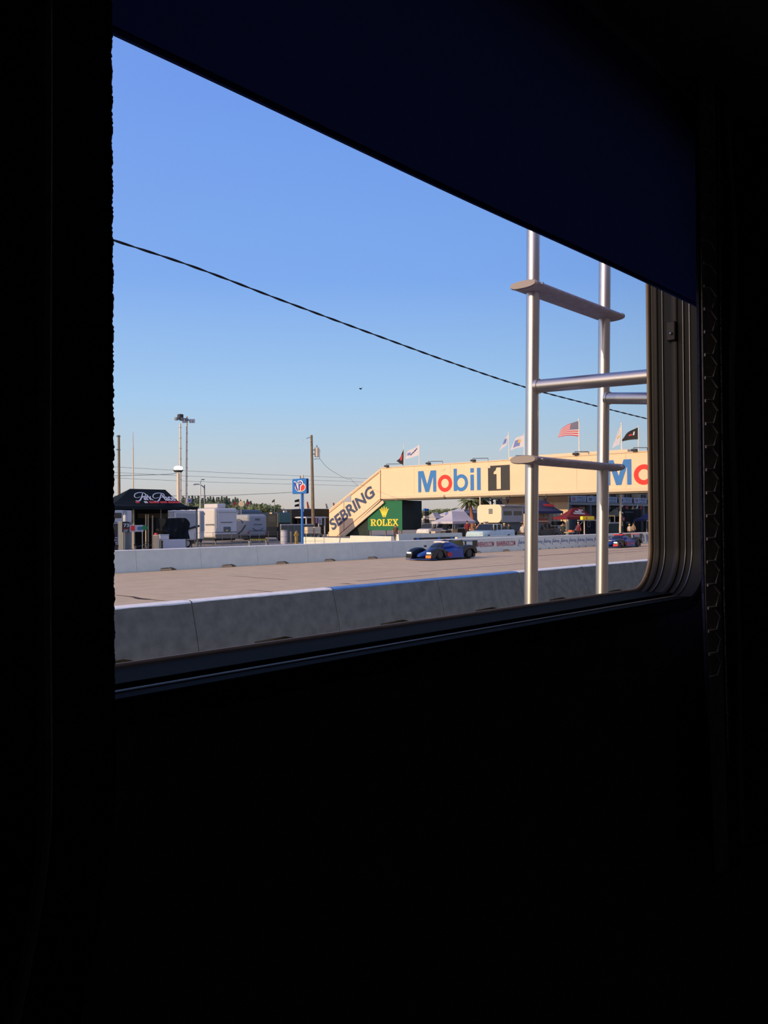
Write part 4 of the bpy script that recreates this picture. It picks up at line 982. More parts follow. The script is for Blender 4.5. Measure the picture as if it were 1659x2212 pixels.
# ------------------------------------------------------------------ people
skin = mat('skin', (176, 128, 104), .7)
def person(label, px, Y, hpx=None, shirt=None, trousers=None, hat=None, hh=1.75, face=math.pi*1.2, pose=0, z0=GP, hold=None):
    x = XY(px, Y); t = thing('person', label, 'person', (x, Y, z0)); s = hh/1.75
    ca, sa = math.cos(face), math.sin(face)
    def L(a, b, c): return ((a*ca-b*sa)*s, (a*sa+b*ca)*s, c*s)     # a forward, b left, c up
    vs_ = []; ed = []; rad = []
    def nd(a, b, c, r, par=None):
        vs_.append(L(a, b, c)); rad.append(r*s); 
        if par is not None: ed.append((par, len(vs_)-1))
        return len(vs_)-1
    pel = nd(0, 0, .95, .135); ch = nd(0, 0, 1.18, .13, pel); sh = nd(0, 0, 1.38, .135, ch); nk = nd(0, 0, 1.49, .055, sh); hd0 = nd(.01, 0, 1.58, .085, nk); hd1 = nd(.01, 0, 1.69, .085, hd0)
    for sgn in (-1, 1):
        hp = nd(0, .10*sgn, .88, .10, pel); kn = nd(.03+.04*pose*sgn, .11*sgn, .5, .068, hp); an = nd(-.02+.1*pose*sgn, .12*sgn, .1, .045, kn); nd(.12+.1*pose*sgn, .13*sgn, .045, .04, an)
        s0 = nd(0, .17*sgn, 1.40, .065, sh); el = nd(-.03+.05*pose, .24*sgn, 1.12, .048, s0); wr = nd(.08+.15*pose, .24*sgn, .88+.16*pose, .034, el); nd(.11+.16*pose, .24*sgn, .80+.17*pose, .03, wr)
    me = bpy.data.meshes.new('body'); me.from_pydata(vs_, ed, []); ob = bpy.data.objects.new('body', me); COL.objects.link(ob)
    sk_ = ob.modifiers.new('s', 'SKIN'); 
    for i, r in enumerate(rad): me.skin_vertices[0].data[i].radius = (r, r)
    me.skin_vertices[0].data[0].use_root = True
    sb = ob.modifiers.new('d', 'SUBSURF'); sb.levels = 1
    m2 = bpy.data.meshes.new_from_object(ob.evaluated_get(bpy.context.evaluated_depsgraph_get())); bpy.data.objects.remove(ob, do_unlink=True)
    for m_ in (skin, shirt, trousers, m_blackp): m2.materials.append(m_)
    for p in m2.polygons:
        c = p.center/s; out = abs(-c.x*sa+c.y*ca)
        p.material_index = 3 if c.z < .09 else (0 if (c.z > 1.47 or (out > .19 and c.z < 1.12)) else (1 if c.z > .93 or out > .19 else 2)); p.use_smooth = True
    ob = bpy.data.objects.new('body', m2); COL.objects.link(ob); ob.parent = t
    hx, hy, hz = L(.01, 0, 1.66); hz += z0
    if hat: MB().ball((x+hx, Y+hy, hz+.05*s), (.11*s, .11*s, .085*s), 10, 6).cyl((x+hx+.07*ca, Y+hy+.07*sa, hz+.03*s), (x+hx+.07*ca, Y+hy+.07*sa, hz+.045*s), .11*s, n=10).build('cap', hat, t, smooth=True)
    else: MB().ball((x+hx-.02*ca, Y+hy-.02*sa, hz+.045*s), (.1*s, .1*s, .09*s), 10, 6).build('hair', mat('dark_hair', (44, 34, 28), .9), t, smooth=True)
    return t
sh_brown = mat('brown_jacket', (88, 72, 62), .9); sh_red = mat('dark_red_shirt', (120, 34, 44), .9); sh_grn = mat('dark_green_shirt', (52, 62, 56), .9); sh_wh = mat('white_shirt', (200, 188, 172), .9); sh_or = mat('salmon_shirt', (200, 130, 104), .9); tr_dk = mat('dark_trousers', (44, 44, 52), .9); tr_tn = mat('tan_trousers', (150, 130, 104), .9)
yl_hat = mat('yellow_hat', (220, 200, 110), .8)
person('man in a long brown jacket standing in front of the dark green box', 854.5, 61, None, sh_brown, sh_brown, hh=1.6, pose=0).scale = (1.35, 1.35, 1)
person('person in a dark red shirt with arms forward, left of the white tent opening', 1009, 56, None, sh_red, tr_dk, hh=1.95, pose=1)
person('person in dark green clothes right of the one in red', 1027, 55, None, sh_grn, sh_grn, hh=1.75, pose=0)
person('person in a salmon shirt beside the pale pole', 1033.5, 53, None, sh_or, tr_dk, hh=1.7, pose=.5)
person('person in dark clothing and yellow hat behind the pickup truck', 1089, 46.0, None, tr_dk, tr_tn, hat=yl_hat, hh=1.7, pose=.5)
person('person in a black shirt right of the yellow hat', 1099, 46.1, None, sh_grn, tr_dk, hh=1.7, pose=.6)
person('person in a white shirt and brown trousers close to the left ladder rail', 1129, 42.5, None, sh_wh, sh_brown, hh=1.7, pose=.4)
person('person in dark clothes with a red and white helmet by the red canopy', 1249, 43, None, sh_red, tr_dk, hat=sh_wh, hh=1.75, pose=.4)
person('person in a pale shirt beyond the wall, right of the pale lamp pole', 1359.5, 40.5, None, sh_wh, tr_dk, hh=1.25+.25, pose=.2, hat=yl_hat)
person('person in tan clothes beside the one in a pale shirt, near the dark trailer', 1368, 40.7, None, tr_tn, tr_dk, hh=1.6, pose=.6)
person('person in dark clothes standing just right of the black utility truck', 1216, 43, None, sh_grn, tr_dk, hh=1.7, pose=.7)
# ------------------------------------------------------------------ poles, signs, lamps
def pole(name, label, cat, px, Y, pyt, r, m, pxt=None, r2=None):
    x = XY(px, Y); top = oy(pxt if pxt is not None else px, pyt, Y)
    t = thing(name, label, cat, (x, Y, GP)); MB().cyl((x, Y, GP), (top.x, Y, top.z), r, r2 or r*.8, 12).build('shaft', m, t, smooth=True)
    return t, top, x
t, top, x = pole('utility_pole', 'plain brown wooden pole at the far left above the black canopy', 'pole', 258, 80, 940, .15, m_wood, 256.5)
for py in (943, 972): a = oy(256, py, 80); B('bracket', m_gm, t, a.x-.35, a.x+.05, 79.7, 79.85, a.z-.06, a.z+.06)
t, top, x = pole('antenna_mast', 'thin mast with white top, second upright from the left', 'mast', 288.5, 70, 967, .06, m_tan, 287.5)
MB().cyl(top, (top.x, top.y, oy(287.3, 933, 70).z), .045, .03, 8).build('antenna', m_wht, t, smooth=True)
m_mast = mat('pale_mast_metal', (206, 190, 170), .5, metal=.2)
# tower with bright lamp
t, top, x = pole('light_mast', 'tall pale lamp mast carrying dark floodlights at its top', 'mast', 389.5, 62, 915, .12, m_mast, 389.3, .07)
B('floodlight', m_char, t, top.x-.25, top.x+.15, 61.7, 62.1, oy(388, 906, 62).z, oy(388, 895, 62).z, bevel=.05)
B('crossarm', m_gm, t, top.x-.55, top.x+.6, 61.9, 62.0, oy(388, 905, 62).z-.02, oy(388, 905, 62).z+.1)
for dx in (-.5, .0, .5): B('floodlight', m_gm, t, top.x+dx-.14, top.x+dx+.14, 61.65, 61.95, oy(388, 909, 62).z, oy(388, 903, 62).z, bevel=.03)
for k in range(22): z = GP+3+k*.9; MB().cyl((x-.13, 61.9, z), (x+.15, 61.9, z), .015, n=4).build('step_peg', m_gm, t) if GP+3+k*.9 < top.z-.2 else None
t, top, x = pole('light_column', 'thick pale column with a bright glowing lamp drum on top', 'mast', 385.3, 58, 1022, .15, m_mast, 385.0, .12)
zb0 = oy(385, 1020, 58).z; zb1 = oy(385, 1015.5, 58).z; zb2 = oy(385, 1007, 58).z
MB().cyl((top.x, 58, zb0), (top.x, 58, zb1), .30, .42, 16).build('lamp_base', m_char, t, smooth=True)
MB().ball((top.x, 58, (zb1+zb2)/2-.02), (.36, .36, (zb2-zb1)/2+.04), 16, 10).build('lamp_lens', mat('lit_lamp_lens', (255, 246, 224), .3, emit=6.0), t, smooth=True, bevel=.05)  # lens glows by emission
t, top, x = pole('light_mast', 'tall pale mast with a thin cross arm, right of the floodlight mast', 'mast', 401.8, 62, 899, .09, m_mast, 403.6, .07)
zc = oy(403, 910, 62).z; xa = oy(392, 910, 62).x; xb = oy(417, 910, 62).x
MB().cyl((xa, 61.8, zc+.2), (xb, 61.8, zc-.05), .035, n=6).build('crossarm', m_gm, t)
for px in (394, 400, 409, 415): a = oy(px, 911, 62); B('insulator', m_van, t, a.x-.1, a.x+.1, 61.7, 61.9, a.z-.12, a.z+.22, bevel=.03)
for k in range(26):
    z = GP+3+k*.75
    if z < top.z-.3: B('step_peg', m_gm, t, x-.02, x+.14, 61.86, 61.9, z, z+.03)
sg = oy(412, 1085, 60.5); q = thing('banner_sign', 'small purple and white sign behind the peak of the black canopy', 'sign', (sg.x, 60.5, GP))
a = oy(404, 1086, 60.5); b = oy(413, 1076, 60.5)
B('panel', m_wht, q, a.x, b.x, 60.5, 60.56, a.z, b.z); B('print_patch', mat('purple_print', (96, 84, 160), .7), q, a.x+.12, b.x-.08, 60.48, 60.5, a.z+.08, b.z-.12); MB().cyl(((a.x+b.x)/2, 60.6, GP), ((a.x+b.x)/2, 60.6, b.z), .05, n=6).build('post', m_gm, q)
# street lamps
t, top, x = pole('street_lamp', 'slim white pole with a small hooked top, left of the grey street lamp', 'lamp', 432, 75, 1045, .08, m_van, 432.6, .06)
p1 = oy(435, 1036, 75); MB().tube([top, (top.x+.06, 75, top.z+.2), p1, (p1.x+.25, 75, p1.z+.02)], .035, 6).build('hook_arm', m_gm, t); B('lamp_head', m_gm, t, p1.x+.05, p1.x+.35, 74.9, 75.1, p1.z-.04, p1.z+.06, bevel=.02)
t, top, x = pole('street_lamp', 'grey street lamp with a long curved arm reaching left', 'lamp', 442.5, 78, 1047, .08, m_gm, 441.6)
P = [oy(px, py, 78) for px, py in [(441.8, 1054), (436, 1049), (428, 1046), (421, 1045.5)]]
MB().tube(spline(P, 4), .05, 6).build('lamp_arm', m_gm, t); B('lamp_head', m_van, t, P[-1].x-.35, P[-1].x+.15, 77.8, 78.2, P[-1].z-.12, P[-1].z+.02, bevel=.05)
# utility pole with transformer
m_ins = mat('insulator_white', (214, 208, 200), .4)
t, top, x = pole('utility_pole', 'tall brown utility pole with a transformer drum, left of the stair', 'pole', 677, 66, 940, .20, m_wood, 672.8, .12)
a = oy(681, 987, 66); b = oy(681, 967, 66); 
MB().cyl((a.x+.15, 65.9, a.z), (a.x+.15, 65.9, b.z), .25, n=18).build('transformer', m_mast, t, smooth=True, bevel=.03, seg=1)
MB().cyl((b.x+.15, 65.9, b.z), (b.x+.15, 65.9, b.z+.28), .09, .07, 10).build('bushing', m_ins, t, smooth=True)
B('bracket', m_gm, t, a.x-.3, a.x+.1, 65.95, 66.02, a.z+.25, a.z+.33); B('bracket', m_gm, t, a.x-.3, a.x+.1, 65.95, 66.02, b.z-.3, b.z-.22)
fr_ = [oy(px, py, 66) for px, py in [(687, 970), (691, 972), (690.5, 991), (678, 992)]]
MB().tube(fr_, .03, 5).build('frame', m_gm, t); MB().tube([oy(px, py, 66.1) for px, py in [(670.5, 945), (667, 945), (662, 948)]], .03, 5).build('wire_clamp', m_gm, t)
MB().tube([oy(px, py, 66) for px, py in [(671, 952), (669.5, 954)]], .07, 6).build('insulator', m_ins, t)
MB().tube([(oy(653.5, 951.5, 66)), oy(652.5, 951.5, 66)], .06, 6).build('insulator', m_ins, t)
dw = thing('drop_wire', 'slack dark wire falling from the transformer pole towards the bridge stair', 'cable', oy(692, 990, 66))
MB().tube(spline([oy(px, py, 66+i*4.2) for i, (px, py) in enumerate([(691, 991), (705, 1008), (722, 1020), (742, 1031), (753, 1035), (758, 1034), (763, 1041), (774, 1049)])], 5), .02, 5).build('wire', m_gm, dw)
# thin distant power lines
for i, (pp, YY, r) in enumerate([([(-150, 1036), (320, 1026), (382, 1022)], 90, .03), ([(-150, 986), (420, 1018), (700, 1030), (800, 1034)], 110, .022), ([(-150, 999), (420, 1029), (700, 1038), (800, 1042)], 112, .022), ([(-150, 1014), (420, 1040), (640, 1046), (790, 1050)], 114, .022),
                                 ([(-150, 1072), (420, 1071), (560, 1067), (640, 1063)], 100, .03)]):
    P = [oy(px, py, YY) for px, py in pp]
    dl = thing('power_line', '%s faint thin power line counted down the low sky above the canopy' % ORD[i] if i != 4 else 'faint thin power line just above the tree line ending at the blue sign', 'cable', P[0], 'distant power lines')
    MB().tube(spline(P, 4), r, 4).build('wire', m_gm, dl)
# blue sign
Yv = 47; t = thing('pole_sign', 'square blue sign with red and white oval emblem on a blue pole', 'sign', (XY(650, Yv), Yv, GP))
a = oy(665, 1067, Yv); b = oy(665, 1034, Yv); xm = a.x
# box face looks toward -x ; corner at px 662
X0 = XY(662, Yv); 
def vy(px): return on(px, 1050, 0, X0).y
y1 = vy(631); y0 = Yv; x1_ = XY(667.5, Yv); z0 = on(650, 1066.3, 0, X0).z; z1 = on(650, 1033.8, 0, X0).z
t.location = ((X0+x1_)/2, (y0+y1)/2, GP)
B('sign_box', m_blp, t, X0, x1_, y0, y1, z0, z1, bevel=.03, seg=1)
B('shaded_side', mat('shaded_blue_metal', (40, 50, 90), .6), t, X0+.03, x1_-.03, y0-.02, y0+.0, z0+.04, z1-.04)  # shade of the side away from the sun put into darker blue
MB().cyl(((X0+x1_)/2, (vy(649.5)), GP), ((X0+x1_)/2, vy(649.5), z0+.05), .095, n=14).build('post', m_blp, t, smooth=True)
def V(pts): return pts
ow = vy(634)-vy(660); oh = z1-z0
m_wp = mat('white_print', (235, 232, 230), .6); m_bp = mat('royal_print', (44, 58, 150), .6)
def vs_(loops, name, m, lift): return shape([[(a_+.045, b_) for a_, b_ in lp] for lp in loops], name, m, t, (X0-lift, y1, z0), MY, ZV, y1-y0, z1-z0, .01)
vs_([circ(.56, .42, .37, .30, 40)], 'emblem_rim', m_wp, .02); vs_([circ(.56, .42, .33, .255, 40)], 'emblem_oval', m_redo, .04)
vs_([[(.12, .84), (.30, .80), (.42, .40), (.40, .86), (.66, .88), (.78, .76), (.76, .60), (.62, .48), (.60, .14), (.38, .14)]], 'emblem_rim', m_wp, .06)
vs_([[(.15, .78), (.26, .77), (.44, .20), (.37, .19)]], 'emblem_letter', m_bp, .08)
vs_([[(.46, .82), (.64, .82), (.72, .73), (.70, .62), (.57, .52), (.55, .20), (.47, .20)], [(.53, .74), (.61, .74), (.64, .70), (.62, .65), (.53, .62)]], 'emblem_letter', m_bp, .08)
B('lightning_tip', m_gm, t, (X0+x1_)/2-.03, (X0+x1_)/2+.03, (y0+y1)/2-.03, (y0+y1)/2+.03, z1, z1+.2)
# pale pole behind it and orange feather flags, two black flags
t, top, x = pole('utility_pole', 'slim pale pole rising directly behind the blue sign', 'pole', 655, 100, 1026, .18, m_mast, 654)
B('crossarm', m_gm, t, top.x-.35, top.x+.35, 99.9, 100, top.z-.6, top.z-.5)
for i, (px, lab, m_, pyt) in enumerate([(653, 'orange feather flag touching the pale pole behind the blue sign', m_or, 1085), (665.5, 'orange feather flag between the pale pole and the utility pole', m_or, 1084), (706, 'tan feather flag just left of the stair foot', m_tan, 1088), (722, 'orange feather flag left of the bridge stair rail', m_or, 1086), (734, 'orange feather flag partly hidden by the stair', m_or, 1085)]):
    Y = 96; b0 = oy(px, 1112, Y); b1 = oy(px, pyt, Y); t = thing('feather_flag', lab, 'flag', (b0.x, Y, GP), 'feather flags beyond the transporters')
    MB().cyl((b0.x, Y, GP), (b0.x, Y, b1.z), .04, n=5).build('flagpole', m_gm, t)
    h = b1.z-oy(px, 1097, Y).z
    MB().poly([(b0.x-.35, Y-.05, b1.z), (b0.x-.05, Y-.05, b1.z-.03), (b0.x+.30, Y-.05, b1.z-h*1.1), (b0.x-.2, Y-.05, b1.z-h*1.15)], (0, -1, 0), .02).build('flag_cloth', m_, t)
Y = 90; t, top, x = pole('flag', 'pair of small black flags on one pole left of the blue sign post', 'flag', 646.5, Y, 1078, .05, m_gm)
for (a, b) in [(1078, 1086), (1088, 1096)]:
    P = [oy(px, py, Y-.1) for px, py in [(646, a), (637, a+2.5), (636.5, b-1), (641, b-1.5), (646, b-2)]]; MB().poly(P, (0, -1, 0), .03).build('flag_cloth', m_bcl, t)
for i, (px, pyt, Y, m_, lab) in enumerate([(593, 1078, 95, mat('olive_flag', (110, 112, 50), .8), 'small olive flag on a thin pole above the black motorhome'), (509, 1084, 90, m_rcl, 'small red and white flag above the right edge of the tall trailer'), (539, 1083, 92, m_rcl, 'small red flag above the grey camper trailer')]):
    t, top, x = pole('flag', lab, 'flag', px, Y, pyt, .04, m_gm)
    P = [oy(a_, b_, Y-.1) for a_, b_ in [(px, pyt), (px-5, pyt+4), (px-6, pyt+8), (px, pyt+6)]]; MB().poly(P, (0, -1, 0), .03).build('flag_cloth', m_, t)
p = oy(521, 1089, 63.5); p2 = oy(521, 1097, 63.5); t = thing('satellite_dish', 'cream satellite dish on a stalk above the grey camper trailer', 'dish', (p.x, 67.5, oy(540, 1111, 66).z))
p = oy(521, 1089, 67.5); MB().cyl((p.x, 67.5, oy(540, 1111, 66).z), p, .05, n=6).build('stalk', m_gm, t); MB().cyl(p, p+Vector((-.12, -.18, .03)), .12, .30, 16).build('dish', m_tan, t, smooth=True)
# signal boxes by the stair foot
Y = 56; 
for i, (a, b, y0, y1, lab) in enumerate([(664, 676.5, 1153, 1138, 'left one of the two cream utility boxes on posts beside the utility pole'), (680, 693, 1153, 1138, 'right one of the two cream utility boxes on posts, by the stair foot')]):
    p = oy(a, y0, Y); q = oy(b, y1, Y); t = thing('utility_box', lab, 'box', ((p.x+q.x)/2, Y+.2, GP), 'cream utility boxes')
    B('cabinet', m_bei, t, p.x, q.x, Y, Y+.4, p.z, q.z, bevel=.03); B('door', m_trim, t, p.x+.04, q.x-.04, Y-.02, Y-.002, p.z+.04, q.z-.04)
    for x in (p.x+.08, q.x-.08): MB().cyl((x, Y+.2, GP), (x, Y+.2, p.z+.02), .035, n=6).build('post', m_gm, t)
Y = 72; X0 = XY(661, Y); X1_ = XY(705, Y); z = oy(683, 1117, Y).z
t = thing('kiosk', 'white open kiosk with pale flat roof behind the utility pole', 'kiosk', ((X0+X1_)/2, Y+1.2, GP))
B('roof', m_van, t, X0, X1_, Y, Y+1.8, z-.12, z+.05, bevel=.03); B('back_wall', m_blackp, t, X0+.2, X1_-.1, Y+1.6, Y+1.7, GP, z-.12)
for px in (663, 690, 703): x = XY(px, Y); B('post', m_van, t, x-.06, x+.06, Y+.05, Y+.17, GP, z-.12)
fpanel(t, 'notice', m_wht, 688, 695, 1134, 1118, Y); fpanel(t, 'notice', mat('pink_notice', (190, 130, 170), .7), 681.5, 685, 1130, 1120, Y); fpanel(t, 'stripe', m_gtxt, 690.5, 692, 1131, 1122, Y-.04)
Y = 50; t = thing('wire_fence', 'low wire fence with thin posts between the barrier and the trailers', 'fence', (XY(560, Y), Y, GP))
m_mesh = mat('fence_wire_grey', (90, 90, 92), .7)
for px in range(420, 700, 20): x = XY(px, Y); MB().cyl((x, Y, GP), (x, Y, GP+1.3), .018, n=5).build('fence_post', m_mesh, t)
for z in (.45, .85, 1.28): B('rail', m_mesh, t, XY(420, Y), XY(696, Y), Y-.008, Y+.008, GP+z-.008, GP+z+.008)
Y = 52; t = thing('striped_barrier', 'low black and yellow striped bar in front of the grey camper trailer', 'barrier', (XY(558, Y), Y, GP))
B('bar', m_blackp, t, XY(538, Y), XY(579, Y), Y, Y+.08, oy(558, 1167.5, Y).z, oy(558, 1164, Y).z)
for px in range(540, 578, 4): p = oy(px, 1167.5, Y); q = oy(px, 1164, Y); MB().poly([(p.x, Y-.01, p.z), (p.x+.1, Y-.01, p.z), (p.x+.2, Y-.01, q.z), (p.x+.1, Y-.01, q.z)], (0, -1, 0), .008).build('stripe', m_yel, t)
for px in (540, 577): x = XY(px, Y); B('foot', m_gm, t, x-.04, x+.04, Y-.1, Y+.2, GP, oy(558, 1166, Y).z)
# ------------------------------------------------------------------ inner barriers
def slab(label, A, Bp, z, th=.25, m=None):
    A = Vector(A); Bp = Vector(Bp); d = (Bp-A).normalized(); n_ = Vector((d.y, -d.x, 0))
    t = thing('white_barrier', label, 'barrier', ((A.x+Bp.x)/2, (A.y+Bp.y)/2, GP), 'inner barriers behind the far wall')
    V = []
    for zz, w_ in ((GP, th), (GP+.3, th*.7), (z, th*.45)):
        V.append([A+n_*w_+Vector((0, 0, zz-A.z)), Bp+n_*w_+Vector((0, 0, zz-Bp.z)), Bp-n_*w_+Vector((0, 0, zz-Bp.z)), A-n_*w_+Vector((0, 0, zz-A.z))])
    MB().loft(V).build('barrier_block', m or m_bwhite, t); return t
def at_t(px, t_): d = ray(px, 1130); d = d/d.dot(FW); p = CAM+d*t_; return Vector((p.x, p.y, 0))
A1 = at_t(658, 73); A2 = at_t(759, 66); A3 = at_t(848, 61)
slab('long pale inner barrier block left, half in shadow, below the stair', A1, A2, 1.02); slab('sunlit cream inner barrier block below the green box', A2, A3, 1.22)
Y = 45.5; z = oy(920, 1152.5, Y).z; xs_ = [XY(p, Y) for p in (858, 905, 950, 996)]
for i in range(3): slab('%s of the three plain grey white inner blocks behind the near race car' % ['leftmost', 'middle', 'rightmost'][i], (xs_[i]+.03, Y, 0), (xs_[i+1]-.03, Y, 0), z)
Y = 43; p = oy(895, 1166, Y); q = oy(988, 1160.5, Y)
t = thing('pit_board', 'long low black rail board above the barrier behind the near race car', 'board', ((p.x+q.x)/2, Y, GP))
B('board', m_blackp, t, p.x, q.x, Y, Y+.08, p.z-.15, oy(940, 1160.5, Y).z, bevel=.01)
for px in (899, 945, 973): a = XY(px, Y); B('print_patch', m_blp, t, a, a+.35, Y-.01, Y-.001, p.z+.0, p.z+.12)
for px in (898, 985): a = XY(px, Y); B('post', m_gm, t, a-.04, a+.04, Y+.09, Y+.15, GP, p.z)
for px0, px1 in ((985, 1030), (1030, 1080), (1080, 1130)):
    Y = 41; slab('low inner wall piece under the pickup truck area, %s' % {985: 'left', 1030: 'middle', 1080: 'right'}[px0], (XY(px0, Y), Y, 0), (XY(px1, Y)-.05, Y, 0), 1.0)
# ------------------------------------------------------------------ buildings
BY = 50; BX0 = XY(1227, BY); by1 = on(1093, 1100, 0, BX0).y
bd = thing('pit_building', 'beige building behind the footbridge with shaded balcony front and year boards', 'building', (BX0+12, (BY+by1)/2, GP))
zt_b = 7.6; zmid = on(1200, 1084.5, 0, BX0).z
B('side_wall', m_bei, bd, BX0, BX0+.3, BY, by1, GP, zmid)
B('upper_band', m_bei2, bd, BX0-.06, BX0+.3, BY-.05, by1, zmid, zt_b)
B('side_wall_seam', m_bei2, bd, BX0-.02, BX0, on(1196, 1100, 0, BX0).y, on(1195, 1100, 0, BX0).y, GP, zmid)
Lb = 45
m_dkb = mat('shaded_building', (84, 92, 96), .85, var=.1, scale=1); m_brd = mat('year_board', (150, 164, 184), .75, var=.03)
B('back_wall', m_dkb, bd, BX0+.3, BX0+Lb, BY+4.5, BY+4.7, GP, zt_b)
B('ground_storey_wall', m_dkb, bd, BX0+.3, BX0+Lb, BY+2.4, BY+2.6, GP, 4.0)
zbT = oy(1260, 1071.5, BY).z; zbB = oy(1260, 1084.5, BY).z
B('balcony_slab', m_gm, bd, BX0+.3, BX0+Lb, BY-.02, BY+4.5, zbB-.35, zbB-.05)
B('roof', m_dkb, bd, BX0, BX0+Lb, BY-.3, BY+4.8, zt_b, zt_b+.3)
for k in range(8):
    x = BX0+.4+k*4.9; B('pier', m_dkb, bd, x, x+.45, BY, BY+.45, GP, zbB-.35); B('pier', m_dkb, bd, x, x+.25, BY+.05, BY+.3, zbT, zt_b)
    B('upper_window', m_glass, bd, x+.9, x+4.2, BY+4.4, BY+4.5, zbT, zbT+1.3); 
    if k not in (2,): B('pale_doorway', m_bei if k in (0, 1) else m_vang, bd, x+1.6, x+3.0, BY+2.3, BY+2.4, oy(1260, 1105, BY).z, oy(1260, 1093, BY).z)
for i, (px0, px1, s) in enumerate([(1232, 1265, '1952'), (1267.5, 1300, '1953'), (1303, 1332, '1954'), (1336.5, 1364, '1955'), (1369, 1396, '1956'), (1399, 1425, '1957')]):
    if i == 5: s = '195'
    xa = XY(px0, BY); xb = XY(px1, BY)
    bb = B('year_board', m_brd, bd, xa, xb, BY-.10, BY-.04, zbB, zbT, bevel=.01, seg=1)
    w_ = xb-xa; h_ = zbT-zbB
    if i < 5: text(s, 'year_numerals', m_gtxt, bb, (xa+w_*.42, BY-.108, zbB+h_*.38), X1, ZV, w_*.5, h_*.48, .02, 0, .004)
    for k, (u0, u1) in enumerate([(.45, .62), (.66, .9)]): B('caption_line', m_gtxt, bb, xa+w_*u0, xa+w_*u1, BY-.112, BY-.10, zbB+h_*.12, zbB+h_*.24)
    MB().ball((xa+w_*.2, BY-.10, zbB+h_*.5), (w_*.13, .012, h_*.32), 12, 6).build('crest', mat('faded_red_print', (150, 112, 124), .8) if i % 2 == 0 else m_gtxt, bb, smooth=True)
for k in range(13): x = BX0+.6+k*2.9; MB().cyl((x, BY, zbT), (x, BY, zbT+.5), .03, n=5).build('rail_post', m_gm, bd)
B('hand_rail', m_gm, bd, BX0+.3, BX0+Lb, BY-.02, BY+.03, zbT+.46, zbT+.52)
# small pennants and pictures hung below
for i, (px, py, m_) in enumerate([(1353, 1094, m_rcl), (1366, 1096, m_ycl), (1376, 1094, m_wcl), (1384, 1095, m_rcl)]):
    p = oy(px, py, BY-.2); t = thing('pennant', 'small %s pennant below the year boards, %s from the left' % (['red', 'yellow', 'white', 'red'][i], ORD[i]), 'flag', (p.x, BY-.2, p.z-.4), 'pennants under the balcony')
    MB().cyl((p.x+.3, BY-.1, p.z-.45), (p.x+.3, BY-.1, zbB-.35), .02, n=5).build('cord', m_gm, t)
    MB().poly([(p.x+.3, BY-.2, p.z+.3), (p.x-.32, BY-.2, p.z-.3), (p.x+.3, BY-.2, p.z-.25)], (0, -1, 0), .02).build('cloth', m_, t)
# block building glimpsed above the beige trailer
X0 = XY(1085, 60); X1_ = XY(1100, 60)
t = thing('scaffold_tower', 'small dark framed stand between the palm and the beige building', 'tower', ((X0+X1_)/2, 61, GP)); z = oy(1090, 1076, 60).z
for x in (X0, X1_):
    for y in (60, 61.5): B('post', m_char, t, x-.08, x+.08, y-.08, y+.08, GP, z)
B('top_frame', m_char, t, X0-.08, X1_+.08, 60-.08, 61.58, z-.15, z); B('panel', m_vang, t, X0+.2, X1_-.2, 61.0, 61.1, z-1.6, z-.2)
# ------------------------------------------------------------------ tents and trailers on the right
def tent(label, m, pxa, pxb, pye, pyr, pra, prb, Y, depth=3., val=.28, legm=None, pye_ref=None):
    xa = XY(pxa, Y); xb = XY(pxb, Y); pm = (pxa+pxb)/2; ze = oy(pm, pye, Y).z; yr = Y+depth/2; a = oy(pra, pyr, yr); b = oy(prb, pyr, yr)
    return canopy(label, m, xa, xb, Y, Y+depth, ze, (a.z+b.z)/2, a.x, b.x, yr, val, 'canopy_tent', True, legm or m_gm)
t = tent('white canopy tent with two peaks behind the near race car', m_wht, 978, 1028, 1126, 1104.5, 976, 1004, 57, 3.0)
t = tent('small pale canopy tent beside the right edge of the dark green box', m_wht, 942, 962, 1119, 1107, 935, 945, 68, 2.4)
X0, X1_, Y0, Yb, z = cb(982, 1000, 1040, 1100, 74)
t = tent('tall white marquee behind the palm trunk', m_wht, 1003, 1042, 1104, 1090, 1006, 1012, 76, 3, .35)
B('dark_side_wall', mat('marquee_side', (120, 118, 120), .9), t, XY(1004, 76), XY(1038, 76), 76.1, 76.2, GP, oy(1010, 1101, 76).z)
t = tent('far pale tent row seen left of the marquee', m_wht, 962, 980, 1112, 1106, 962, 970, 95, 3)
# traffic light like post right of the green box
Y = 66.5; x = XY(919, Y); t = thing('equipment_post', 'post with dark and light boxes right of the dark green box', 'post', (x, Y, GP)); zz = oy(919, 1098, Y).z
B('post', m_gm, t, x-.1, x+.1, Y, Y+.2, GP, zz)
for k, (a, b, m_) in enumerate([(1099, 1104, m_blp), (1105, 1114, m_char), (1115, 1120, m_van), (1121, 1130, m_char), (1132, 1140, m_gm)]):
    B('box', m_, t, x-.45, x+.45, Y-.25, Y-.01, oy(919, b, Y).z, oy(919, a, Y).z, bevel=.03, seg=1)
